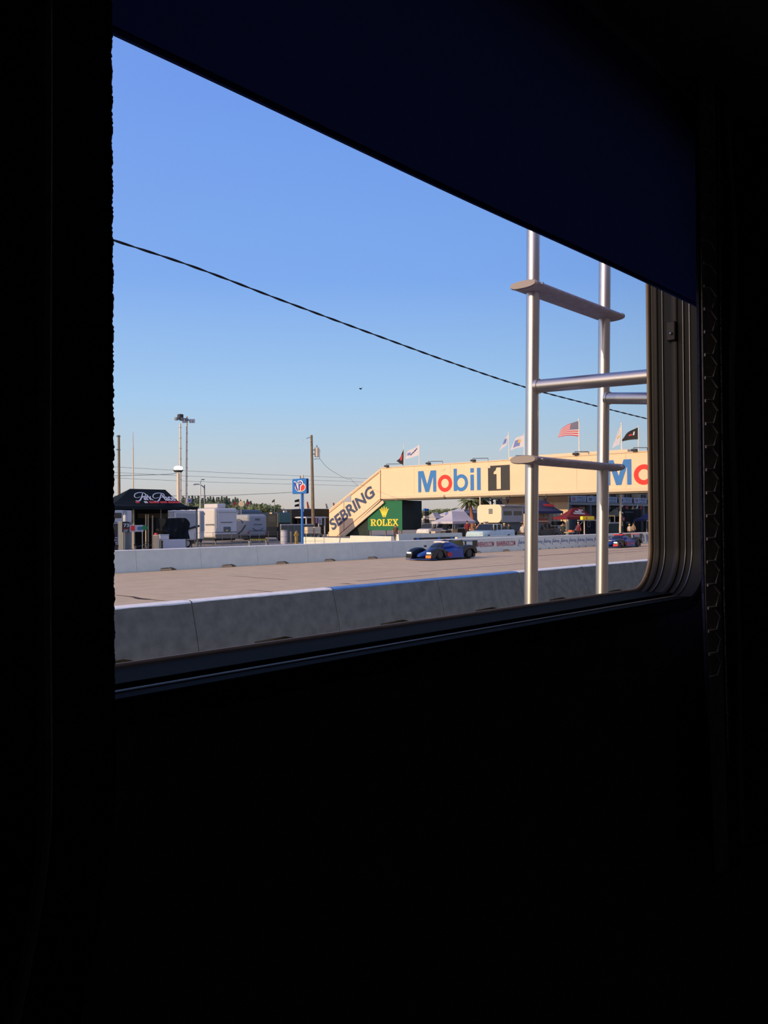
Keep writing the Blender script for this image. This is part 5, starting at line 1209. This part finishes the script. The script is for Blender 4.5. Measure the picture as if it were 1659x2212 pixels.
# beige trailer
X0, X1_, Y0, Yb, z = cb(1031, 1083, 1131, 1089.5, 47)
zf = on(1057, 1129, 0, X0).z
t = thing('camper_trailer', 'cream camper trailer with rounded sunlit end behind the pickup truck', 'trailer', ((X0+X1_)/2, (Y0+Yb)/2, GP))
prof = rrect(Y0, Yb, zf, z, .45, 6)
MB().loft([[(X0, y, zz) for y, zz in prof], [(X1_, y, zz) for y, zz in prof]]).build('body', mat('trailer_cream', (226, 206, 176), .6, var=.03), t, smooth=True)
wy0 = on(1064, 1110, 0, X0).y; wy1 = on(1056, 1110, 0, X0).y; B('end_window', m_gm, t, X0-.03, X0, wy0, wy1, on(1060, 1110, 0, X0).z, on(1060, 1099, 0, X0).z, bevel=.03, seg=1)
fpanel(t, 'side_panel', m_vang, 1084, 1130, 1128, 1090.5, Y0); fpanel(t, 'window', m_glass, 1088, 1105, 1113, 1104, Y0-.03); fpanel(t, 'window', m_glass, 1110, 1127, 1113, 1104, Y0-.03); fpanel(t, 'awning', m_vang, 1084, 1130, 1094, 1091, Y0-.03, .35)  # shade of the trailer's track side put into the grey side panel
B('chassis', m_blackp, t, X0+.3, X1_-.3, Y0+.3, Yb-.3, GP+.4, zf+.05); camper_root = t; camper_y = Y0+.28
for dx in (2.2, 3.1): wheel(t, X0+dx, Y0+.08, GP+.36, .36, .25)
# pickup truck
def pickup(label, px0, px1, Y, m, face=-1, name='pickup_truck'):
    x0 = XY(px0, Y); x1 = XY(px1, Y); L = x1-x0; t = thing(name, label, 'truck', ((x0+x1)/2, Y+.9, GP)); z = lambda v: GP+v
    def sec(x, zl, zh, ins=.06): return [(x, Y, z(zl)), (x, Y, z(zh-.12)), (x, Y+ins, z(zh)), (x, Y+1.85-ins, z(zh)), (x, Y+1.85, z(zh-.12)), (x, Y+1.85, z(zl))]
    MB().loft([sec(x0, .45, .85), sec(x0+.1, .4, 1.02), sec(x0+L*.26, .4, 1.12), sec(x0+L*.62, .4, 1.15), sec(x1-.05, .4, 1.15), sec(x1, .5, 1.1)]).build('body', m, t, smooth=True)
    def cs(x, zz, ins): return [(x, Y+ins, z(zz)), (x, Y+1.85-ins, z(zz))]
    ca = [(x0+L*.25, 1.12, .10), (x0+L*.36, 1.66, .2), (x0+L*.58, 1.70, .2), (x0+L*.63, 1.15, .1)]
    MB().loft([[(x, Y+i, z(1.1)), (x, Y+i, z(zz)), (x, Y+1.85-i, z(zz)), (x, Y+1.85-i, z(1.1))] for x, zz, i in ca]).build('cab', m_glass, t)
    MB().poly([(x0+L*.36, Y+.15, z(1.66)), (x0+L*.58, Y+.15, z(1.70)), (x0+L*.58, Y+1.7, z(1.70)), (x0+L*.36, Y+1.7, z(1.66))], (0, 0, 1), .06).build('roof', m, t)
    for px_ in (.36, .47, .6): B('pillar', m, t, x0+L*px_-.04, x0+L*px_+.04, Y+.1, Y+.16, z(1.1), z(1.66))
    for dx in (.18, .80): wheel(t, x0+L*dx, Y-.03, z(.37), .37, .25); 
    B('bumper', m_gm, t, x0-.08, x0+.05, Y+.1, Y+1.75, z(.42), z(.6), bevel=.03); B('headlight', m_wht, t, x0-.01, x0+.06, Y+.08, Y+.35, z(.75), z(.9)); B('mirror', m_blackp, t, x0+L*.33, x0+L*.33+.12, Y-.2, Y-.02, z(1.1), z(1.28))
    return t
pickup('pale blue pickup truck parked behind the barrier by the ladder rail', 1043, 1112, 43.2, mat('pale_blue_paint', (170, 196, 204), .35, spec=.5))
# dark utility vehicle between the ladder rails
pickup('black utility truck parked in front of the blue canopy', 1152, 1215, 43.5, m_blackp)
fpanel(camper_root, 'lower_skirt', mat('grey_green_skirt', (96, 108, 110), .6), 1084, 1130, 1150, 1128.5, camper_y)
m_vanp = mat('van_paint', (206, 206, 204), .4); m_dkp = mat('dark_truck_paint', (44, 48, 54), .4)
for a_, b_, y_, m_, l_ in [(926, 956, 61.5, m_vanp, 'white truck parked behind the left half of the white canopy tent'), (958, 992, 65, m_dkp, 'dark truck behind the middle of the white canopy tent'),
                           (984, 1016, 68, mat('tan_truck_paint', (150, 140, 124), .5), 'tan truck behind the right half of the white canopy tent'), (1018, 1048, 64.5, m_dkp, 'dark truck behind the persons by the cream trailer')]:
    pickup(l_, a_, b_, y_, m_)
for i, (px, m_, l_) in enumerate([(946, m_tan, 'cream crate on the ground under the left part of the white tent'), (968, m_char, 'dark crate under the middle of the white tent'), (983, m_tan, 'cream crate under the right part of the white tent'), (1001, m_char, 'dark crate at the right leg of the white tent')]):
    x = XY(px, 58.3); t = thing('crate', l_, 'crate', (x, 58.3, GP), 'crates under the white tent')
    B('crate_body', m_, t, x-.5, x+.5, 58.3, 58.9, GP, GP+.8+.1*i, bevel=.03, seg=1); B('lid', m_van, t, x-.52, x+.52, 58.28, 58.92, GP+.8+.1*i, GP+.86+.1*i)
# leaning yellow-cream tubes (folded awning) by the trailer
for i, (a, b, lab) in enumerate([(1047, 1053, 'left one of two sunlit cream tubes leaning behind the pickup truck'), (1052, 1058, 'right one of two sunlit cream tubes leaning behind the pickup truck')]):
    t = thing('leaning_tube', lab, 'tube', (XY(a, 46), 46, GP)); p = oy(a, 1129, 46.3); q = Vector((XY(b, 46), 46, GP))
    MB().cyl(q, p, .12, n=10).build('tube', m_tan, t, smooth=True); MB().cyl(p, p+(p-q).normalized()*.08, .13, n=10).build('end_cap', m_gm, t)
t, top, x = pole('lamp_pole', 'pale pole in front of the palm crown, left of the cream trailer', 'pole', 1037.5, 54, 1073, .10, m_mast, 1037)
t, top, x = pole('lamp_pole', 'pale thin pole between the right ladder rail and the window edge', 'pole', 1339, 44, 1068, .14, m_mast, 1341, .12)
for py in (1093, 1108): p = oy(1340, py, 44); B('pole_clamp', m_mast, t, p.x-.3, p.x+.3, 43.8, 43.95, p.z-.08, p.z+.1, bevel=.02)
# blue canopy, red canopy, right blue canopy
t = tent('navy blue canopy tent with faint red print between the ladder rails', m_blt, 1138, 1216.5, 1104, 1081, 1156, 1180, 51.5-3.5, 3.2, .25)
ze = oy(1190, 1104, 48).z
text('Racing', 'print_strip', m_rcl, t, (XY(1166, 48.2), 48.75, oy(1180, 1096, 48.7).z), X1, Vector((0, .6, .8)), 1.7, .35, 0, .1, .005) if False else None
P = [(1168, 1094), (1190, 1093)]; a = oy(1168, 1095, 49.0); b = oy(1190, 1091, 49.0)
MB().poly([(a.x, 48.60, a.z+.10), (b.x, 48.60, a.z+.02), (b.x+.1, 48.72, a.z+.28), (a.x+.1, 48.72, a.z+.36)], (0, -1, .8), .02).build('print_strip', m_rcl, t)
t = tent('dark red canopy tent with pale print, between the ladder rails', m_rdt, 1224, 1288, 1117, 1097, 1237, 1255, 44.6, 1.6, .25)
for (px, py, w_, m_) in [(1243, 1106, 14, m_wtxt), (1240, 1110, 24, m_wtxt), (1250, 1103, 10, m_wtxt)]:
    f_ = (1117-py)/20*.8; yy = 44.6+.8*f_-.10; a = oy(px, py, yy); b = oy(px+w_, py, yy); MB().poly([(a.x, yy, a.z), (b.x, yy, a.z-.05), (b.x, yy+.08, a.z+.1), (a.x, yy+.08, a.z+.15)], (0, -1, .8), .01).build('print_strip', m_, t)
t = tent('dark blue canopy tent with white lettered edge at the right window edge', m_blt, 1397, 1440, 1121, 1105, 1402, 1424, 44, 1.6, .25)
B('white_edge_strip', m_wht, t, XY(1398, 43.9), XY(1430, 43.9), 43.88, 43.94, oy(1395, 1126, 44).z, oy(1395, 1123.5, 44).z)
B('inner_drape', m_blackf, t, XY(1399, 45), XY(1435, 45), 45.5, 45.55, GP, oy(1395, 1121, 44).z)
# white display goods behind the navy canopy
Y = 49.6; xa = XY(1163, Y); xb = XY(1226, Y)
for r in range(3):
    for c in range(5):
        z0_ = oy(1190, 1133, Y).z; z0_ = GP+.9+r*.62; x0 = xa+.2+c*.95
        if x0 > xb-1: continue
        t = thing('crate', 'white crate in the sunlit stack under the navy canopy, row %s column %s' % (['bottom', 'middle', 'top'][r], ORD[c]), 'crate', (x0+.42, Y+.3, z0_), 'white crates stacked under the navy canopy')
        B('crate_body', m_tan, t, x0, x0+.85, Y, Y+.6, z0_, z0_+.6, bevel=.03, seg=1); B('lid', m_wht, t, x0-.01, x0+.86, Y-.01, Y+.61, z0_+.56, z0_+.62)
t = thing('pallet_table', 'low wide table under the white crates', 'table', ((xa+xb)/2, Y+.3, GP)); B('top', m_gm, t, xa+.1, xa+5.2, Y-.05, Y+.7, GP+.8, GP+.9)
for x in (xa+.2, xa+2.6, xa+5.1): B('leg', m_gm, t, x-.05, x+.05, Y+.2, Y+.4, GP, GP+.8)
Y = 45.6; X0 = XY(1160, Y); X1_ = XY(1184, Y); t = thing('container', 'brick red box with pale top edge behind the black truck', 'container', ((X0+X1_)/2, Y+.6, GP)); z = oy(1170, 1119, Y).z
B('body', mat('brick_red_paint', (120, 56, 44), .7), t, X0, X1_, Y, Y+.3, GP, z, bevel=.02); B('top_edge', m_tan, t, X0, X1_, Y-.02, Y+.32, oy(1170, 1127, Y).z, oy(1170, 1125, Y).z)
# yellow sign on pole
Y = 42.4; t, top, x = pole('pole_sign', 'bright yellow box sign on a thin post left of the right ladder rail', 'sign', 1262, Y, 1123, .07, m_mast)
a = oy(1256, 1123, Y); b = oy(1281, 1115.3, Y); B('sign_box', mat('sign_yellow', (238, 222, 40), .6, var=.02), t, a.x, b.x, Y-.15, Y+.15, a.z, b.z, bevel=.04)
B('crossarm', m_mast, t, XY(1248, Y), XY(1290, Y), Y-.03, Y+.03, a.z-.08, a.z)
fpanel(t, 'print_patch', m_redo, 1266, 1268, 1121.5, 1117, Y-.15)
# red barrow / trolley
Y = 41.5; p = oy(1234, 1155, Y); t = thing('trolley', 'small hand trolley with a long tow bar behind the scripted wall', 'trolley', (p.x, Y, GP))
B('platform', m_tan, t, p.x-.5, p.x+.7, Y, Y+.5, GP+.75, GP+.82); MB().cyl((p.x+.6, Y+.2, GP+.8), oy(1258, 1128, Y), .035, n=6).build('tow_bar', m_gm, t)
for dx in (-.35, .5): wheel(t, p.x+dx, Y-.06, GP+.18, .18, .08)
for dx in (-.35, .5): B('fork', m_gm, t, p.x+dx-.03, p.x+dx+.03, Y+.1, Y+.4, GP+.2, GP+.75)
B('red_bin', m_or, t, p.x+.2, p.x+.65, Y+.05, Y+.45, GP+.82, GP+1.0)
# dark stall below red canopy
t = thing('equipment_cart', 'dark tool cart under the red canopy with two pale screens', 'cart', (XY(1212, 46), 46, GP)); Y = 45.6
B('cart_body', m_blackp, t, XY(1203, Y), XY(1222, Y), Y, Y+.8, GP+.15, oy(1212, 1137, Y).z, bevel=.05)
fpanel(t, 'screen', m_brd, 1205, 1211, 1143, 1137, Y); fpanel(t, 'screen', m_brd, 1213.5, 1220.5, 1142, 1136.5, Y)
p = oy(1212, 1126, Y); B('hood', m_blackf, t, XY(1204, Y), XY(1221, Y), Y, Y+.8, oy(1212, 1134, Y).z, p.z, bevel=.12)
for x in (XY(1205, Y), XY(1220, Y)): wheel(t, x, Y-.02, GP+.16, .16, .1)
# dark trailers on the right
for i, (a, b, py, Y, lab) in enumerate([(1266, 1300, 1126, 44.8, 'dark crate stack with grey ring print left of the right ladder rail'), (1316, 1337, 1128, 45.0, 'dark green cabinet with pale top edge right of the right ladder rail')]):
    X0 = XY(a, Y); X1_ = XY(b, Y); z = oy((a+b)/2, py, Y).z; t = thing('cabinet', lab, 'cabinet', ((X0+X1_)/2, Y+.6, GP))
    B('body', m_blackf if i == 0 else mat('dark_green_metal', (50, 62, 58), .8), t, X0, X1_, Y, Y+1.2, GP, z, bevel=.03, seg=1)
    if i == 1: B('top_edge', m_wht, t, X0, X1_, Y-.02, Y+.02, z-.15, z)
    else:
        c = oy(1272, 1132, Y-.02); MB().loft([[(c.x+math.cos(b_)*(.33+.05*math.cos(q_)), Y-.02+.02*math.sin(q_), c.z+math.sin(b_)*(.33+.05*math.cos(q_))) for q_ in [2*math.pi*k/6 for k in range(6)]] for b_ in [2*math.pi*k/20 for k in range(21)]], cap=False).build('ring_print', m_gtxt, t)
X0 = XY(1350, 47.3); X1_ = XY(1385, 47.3); z = oy(1360, 1100, 47.3).z
t = trailer('black race transporter with a red square sign right of the pale lamp pole', X0, X1_, 47.3, 49.3, z, m_blackf, .8, 'transporter', True, .06)
fpanel(t, 'red_sign', mat('pink_red_sign', (206, 64, 74), .6), 1343, 1349, 1125, 1117, 47.3); fpanel(t, 'lettering', m_gtxt, 1349, 1367, 1107, 1105.5, 47.3); fpanel(t, 'lettering', m_gtxt, 1352, 1360, 1130, 1127, 47.3); fpanel(t, 'lamp', m_wht, 1342, 1346, 1136, 1134, 47.3); fpanel(t, 'lettering', m_gtxt, 1353, 1360, 1133, 1131.5, 47.3)
fpanel(t, 'numeral_marks', m_wtxt, 1344.5, 1347.5, 1122, 1120, 47.27)
t = tent('olive grey canopy with a white front bar right of the right ladder rail', mat('olive_tent', (98, 96, 74), .9), 1328, 1345, 1113, 1100, 1326, 1334, 45.2, 1.6, .15)
# palm
m_bark = mat('palm_bark', (150, 100, 74), .95, var=.2, scale=4, bump=.2); m_frond = mat('palm_frond', (112, 122, 84), .8, var=.25, scale=3, trans=.2)
Y = 60; p = oy(1016, 1093, Y); pb_ = XY(1020, Y); t = thing('palm_tree', 'palm tree with curved trunk beneath the bridge beside the marquee', 'tree', (pb_, Y, GP))
MB().tube(spline([Vector((pb_, Y, GP)), Vector((pb_+.05, Y, (GP+p.z)*.5)), p, oy(1016, 1086, Y)], 5), [.25-.005*i for i in range(16)], 9).build('trunk', m_bark, t, smooth=True)
rr2 = random.Random(5)
for hd_px, hd_py, n in ((1015, 1083, 30), (1043, 1080, 28)):
    c = oy(hd_px, hd_py, Y+(0 if n == 30 else 3))
    tt = t
    if n == 28:
        tt = thing('palm_tree', 'second palm crown half hidden behind the pale pole and cream trailer', 'tree', (c.x, Y+3, GP)); MB().cyl((c.x, Y+3, GP), c, .3, .22, 9).build('trunk', m_bark, tt, smooth=True)
    for k in range(n):
        a = 2*math.pi*k/n+rr2.uniform(-.2, .2); el = rr2.uniform(-.2, .9); L_ = rr2.uniform(1.2, 1.7); mb = MB(); P = []
        for j in range(7):
            s_ = j/6; P.append(c+Vector((math.cos(a)*L_*s_, math.sin(a)*L_*s_, L_*(math.sin(el)*s_-.75*s_*s_))))
        V = []; F = []
        side = Vector((-math.sin(a), math.cos(a), 0))
        for j, q in enumerate(P):
            w_ = .2*math.sin(math.pi*min(.95, .12+j/6*.85)); V += [q+side*w_-Vector((0, 0, w_*.6)), q+Vector((0, 0, .02)), q-side*w_-Vector((0, 0, w_*.6))]
        for j in range(6): F += [(3*j, 3*j+1, 3*j+4, 3*j+3), (3*j+1, 3*j+2, 3*j+5, 3*j+4)]
        mb.add(V, F).build('frond', m_frond, tt, fix=False)
# ------------------------------------------------------------------ tree line
m_pine = mat('distant_pine', (84, 98, 84), .95, var=.3, scale=.5); m_oak = mat('distant_oak', (104, 116, 78), .95, var=.3, scale=.5); m_trk = mat('distant_trunk', (100, 88, 76), .95)
def crown(seed, conifer):
    r_ = random.Random(seed); mb = MB(); n = 420 if conifer else 620
    def leaf(c, s_):
        u = Vector((r_.gauss(0, 1), r_.gauss(0, 1), r_.gauss(0, 1))).normalized(); v_ = u.orthogonal().normalized()*s_; w_ = u.cross(v_)*r_.uniform(.5, 1)
        mb.add([c-v_, c+w_*.8, c+v_, c-w_*.7], [(0, 1, 2, 3)])
    if conifer:
        for k in range(n):
            z = .14+.86*(k/n)**.9; rad = max(.02, (1.0-z)**.8*.30)*r_.uniform(.3, 1.05); a = r_.uniform(0, 6.28); leaf(Vector((rad*math.cos(a), rad*math.sin(a), z)), r_.uniform(.025, .05)*(1.25-z*.6))
        mb.loft([[(rr*math.cos(t)*.16, rr*math.sin(t)*.16, z) for t in [2*math.pi*i/6 for i in range(6)]] for z, rr in ((.15, .7), (.3, 1.0), (.6, .6), (.97, .1))])
    else:
        bl = [(r_.uniform(-.25, .25), r_.uniform(-.25, .25), r_.uniform(.35, .8), r_.uniform(.12, .2)) for _ in range(9)]
        for k in range(n):
            x, y, z, q = bl[k % 9]; d = Vector((r_.gauss(0, 1), r_.gauss(0, 1), r_.gauss(0, 1))).normalized()*q*r_.uniform(.7, 1.15); leaf(Vector((x, y, z))+d, r_.uniform(.02, .045))
        for x, y, z, q in bl: mb.ball((x, y, z), q*.8, 6, 4)
    return mb
protos = []
def tree(label, px, py, Y, kind, width=1., group='tree line behind the paddock', seed=0):
    p = oy(px, py, Y); h = p.z-GP; t = thing('pine_tree' if kind == 0 else 'oak_tree', label, 'tree', (p.x, Y, GP), group)
    key = (kind, seed % 4)
    if key not in protos_d:
        c = crown(seed+kind*10, kind == 0).build('crown', m_pine if kind == 0 else m_oak, t, fix=False); tr0 = MB().cyl((p.x, Y, GP), (p.x, Y, GP+.5), .03, .02, 6).build('trunk', m_trk, t)
        # meshes were built in world offsets of this tree: make them unit sized around the root
        me = c.data
        for v in me.vertices: v.co += Vector((p.x, Y, GP))
        protos_d[key] = (me, tr0.data)
        bpy.data.objects.remove(c, do_unlink=True); bpy.data.objects.remove(tr0, do_unlink=True)
    me, tm = protos_d[key]
    for nm, m_ in (('crown', me), ('trunk', tm)):
        o = bpy.data.objects.new(nm, m_); COL.objects.link(o); o.parent = t; o.scale = (h*width, h*width, h)
    t.rotation_euler.z = seed*1.7
protos_d = {}
rt = random.Random(11)
GL = 'distant pine in the tree line above the parked trailers at left'
prof_ = [(225, 1072), (240, 1073), (256, 1078), (300, 1080), (360, 1078), (395, 1074), (420, 1072), (440, 1073), (470, 1071), (500, 1076), (520, 1078), (545, 1083), (570, 1090), (600, 1095), (640, 1098), (700, 1099)]
def ptop(px):
    if px < 225: return 1073
    for (a, b), (c, d) in zip(prof_, prof_[1:]):
        if a <= px <= c: return b+(d-b)*(px-a)/(c-a)
    return 1098
px = 90; i = 0
while px < 560:
    tree(GL, px, ptop(px)+rt.uniform(-2.5, 4), 330+rt.uniform(-25, 40), 0, rt.uniform(.8, 1.2), seed=i); px += rt.uniform(4.5, 8); i += 1
for k in range(40): tree(GL, 110+k*11.5, ptop(110+k*11.5)+6+rt.uniform(0, 3), 300, 1, 1.5, seed=k)
tree('lighter green bushy tree above the lit end of the tall white trailer', 462, 1081, 200, 1, 1.15, seed=1); tree('lighter green bushy tree right of the first one, above the tall trailer', 473, 1083, 195, 1, 1.2, seed=2)
tree('broad light green oak above the grey camper trailer', 555, 1081, 190, 1, 1.5, seed=3); tree('broad light green oak touching the first, right side', 566, 1083, 192, 1, 1.45, seed=0)
tree('rounded dark oak above the black motorhome', 597, 1092, 260, 1, 1.6, seed=2); tree('rounded dark oak right of the olive flag', 604, 1094, 262, 1, 1.6, seed=1)
GR = 'low distant tree on the horizon between the motorhome and the bridge'
px = 575
while px < 800: tree(GR, px, 1101+rt.uniform(-2, 3), 420+rt.uniform(-30, 30), 1, 2.1, 'low trees on the horizon', seed=int(px)); px += rt.uniform(8, 12)
GB = 'low distant tree on the horizon seen below the footbridge'
px = 905
while px < 1110: tree(GB, px, 1100+rt.uniform(-4, 3)-(3 if px > 960 else 0), 300+rt.uniform(-20, 20), 1, 1.9, 'low trees seen below the footbridge', seed=int(px)); px += rt.uniform(7, 11)
# ------------------------------------------------------------------ race cars
m_cb = mat('race_blue', (34, 66, 142), .35, spec=.5, var=.02); m_cbk = mat('race_carbon', (26, 28, 32), .4, spec=.5, var=.03); m_cw = mat('race_white', (225, 215, 215), .4, spec=.5); m_cor = mat('race_orange', (232, 130, 60), .45)
m_cyl = mat('race_olive', (120, 110, 60), .5); m_lens = mat('race_headlight', (255, 250, 235), .2, emit=2.5)
def racecar(label, m_main, m_side, m_roof, m_acc, accent_parts):
    """front at x=0, rear at x=4.65, y across -0.95..0.95, near side is -y"""
    t = thing('race_car', label, 'car', (0, 0, 0), None)
    def rs(x, hw, z0, z1, p=2.6, n=18):
        out = []
        for i in range(n):
            a = 2*math.pi*i/n; c, s = math.cos(a), math.sin(a)
            out.append((x, hw*math.copysign(abs(c)**(2/p), c), (z0+z1)/2+(z1-z0)/2*math.copysign(abs(s)**(2/p), s)))
        return out
    MB().loft([rs(.05, .12, .22, .30), rs(.25, .24, .18, .42), rs(.8, .34, .15, .55), rs(1.4, .42, .12, .66), rs(2.0, .55, .10, .70), rs(3.0, .58, .10, .72), rs(3.9, .40, .14, .70), rs(4.4, .25, .2, .62)]).build('chassis', m_main, t, smooth=True)
    MB().loft([rs(1.25, .30, .55, .62), rs(1.6, .40, .55, .84), rs(1.95, .46, .55, 1.00), rs(2.35, .46, .55, 1.06), rs(2.8, .38, .55, 1.04), rs(3.4, .24, .5, .92), rs(4.1, .10, .5, .74)]).build('cockpit', m_side, t, smooth=True)
    MB().loft([rs(1.30, .26, .60, .64), rs(1.58, .385, .58, .86), rs(1.90, .445, .60, 1.005), rs(2.02, .43, .62, 1.02)]).build('windshield', m_glass, t, smooth=True)
    MB().box(1.98, 2.45, -.42, .42, .985, 1.085).build('roof_band', m_roof, t, bevel=.04)
    MB().loft([rs(2.3, .10, 1.0, 1.12), rs(2.5, .14, 1.0, 1.18), rs(2.9, .12, .98, 1.12)]).build('air_intake', m_cbk, t, smooth=True)
    MB().poly([(2.9, 0, 1.05), (4.35, 0, 1.12), (4.5, 0, .7), (3.2, 0, .8)], (0, -1, 0), .03).build('shark_fin', m_cyl if m_main is m_cb else m_side, t)
    MB().box(-.02, .62, -.93, .93, .06, .10).build('front_splitter', m_main, t, bevel=.015)
    MB().box(.4, 4.4, -.88, .88, .07, .12).build('floor_tray', m_cbk, t)
    for s in (-1, 1):
        y0 = s*.52; y1 = s*.95; ya, yb = min(y0, y1), max(y0, y1)
        def fs(x, zb, zt): return [(x, ya, zb), (x, ya, zt-.06), (x, ya+.08, zt), (x, yb-.08, zt), (x, yb, zt-.06), (x, yb, zb)]
        fd = MB().loft([fs(.04, .16, .28), fs(.12, .14, .50), fs(.4, .14, .66), fs(.8, .56, .74), fs(1.15, .58, .73), fs(1.45, .18, .62), fs(1.7, .14, .5)]).build('front_fender', m_cbk if m_main is m_cb else m_main, t, smooth=True)
        MB().box(.06, .2, ya+.08, yb-.06, .40, .49).build('headlight', m_lens, fd, bevel=.02)
        MB().box(.02, .11, ya+.02, yb-.02, .15, .32).build('corner_panel', m_acc if s == -1 else m_cbk, fd, bevel=.02)
        MB().loft([fs(3.15, .2, .62), fs(3.4, .5, .78), fs(3.75, .62, .84), fs(4.1, .6, .82), fs(4.45, .3, .72), fs(4.55, .3, .6)]).build('rear_fender', m_cbk if m_main is m_cb else m_main, t, smooth=True)
        sp_ = MB().loft([[(x, ya, .12), (x, ya, zt), (x, yb, zt*.97), (x, yb, .12)] for x, zt in ((1.5, .46), (2.1, .55), (3.2, .62))]).build('sidepod', m_side, t, smooth=True)
        yy = s*.955
        MB().box(1.55, 2.0, yy-.006, yy+.006, .2, .44).build('number_panel', m_redp if s == -1 else m_cw, sp_)
        for x in (.93, 3.78):
            wt = MB().cyl((x, s*.62, .34), (x, s*.92, .34), .34, n=24).build('tyre', m_tyre, t, smooth=True, bevel=.03, seg=1)
            MB().cyl((x, s*.90, .34), (x, s*.935, .34), .22, n=16).build('rim', mat('dark_rim', (62, 62, 66), .5, metal=.5), wt, smooth=True)
        MB().box(4.15, 4.65, s*.90-.012, s*.90+.012, .70, 1.10).build('wing_endplate', m_cbk, t)
        MB().ball((1.45, s*.62, .80), (.09, .10, .06), 8, 6).cyl((1.45, s*.6, .78), (1.45, s*.45, .6), .02, n=5).build('mirror', m_cbk, t, smooth=True)
        MB().box(4.2, 4.35, s*.28-.015, s*.28+.015, .5, 1.03).build('wing_strut', m_cbk, t)
    MB().loft([[(4.15, y, 1.03), (4.25, y, 1.055), (4.6, y, 1.09), (4.6, y, 1.075), (4.25, y, 1.02)] for y in (-.9, .9)]).build('rear_wing', m_cbk if m_main is m_cb and accent_parts == 0 else m_roof, t)
    MB().box(4.35, 4.6, -.8, .8, .12, .42).build('diffuser', m_cbk, t, bevel=.03)
    if accent_parts:
        MB().box(.5, 1.2, -.2, .2, .555, .60).build('nose_stripe', m_cw, t, bevel=.01); MB().box(.3, .75, -.95, -.945, .3, .42).build('side_flash', m_acc, t)
        MB().box(1.75, 1.95, -.5, .5, .60, .66).build('cowl_stripe', m_cw, t)
        for s in (-1, 1): MB().box(2.2, 3.0, s*.962-.004, s*.962+.004, .30, .36).build('side_stripe', m_acc, t)
    return t
c1 = racecar('blue and black closed race car with orange front corner, middle of the track view', m_cb, m_cb, m_cw, m_cor, 0)
p0 = on(933, 1212, 2, 0); c1.location = (p0.x-.1, p0.y+.95, .0)
c2 = racecar('blue and red race car following behind at the right window edge', m_cb, m_cb, mat('race_red', (206, 54, 60), .4), mat('race_red', (206, 54, 60), .4), 1)
p0 = on(1345, 1183, 2, 0); q0 = XY(1316, 31.5); c2.location = (p0.x-1.6, p0.y+.6, .0)
for c in (c1, c2): c['group'] = 'race cars on the track'
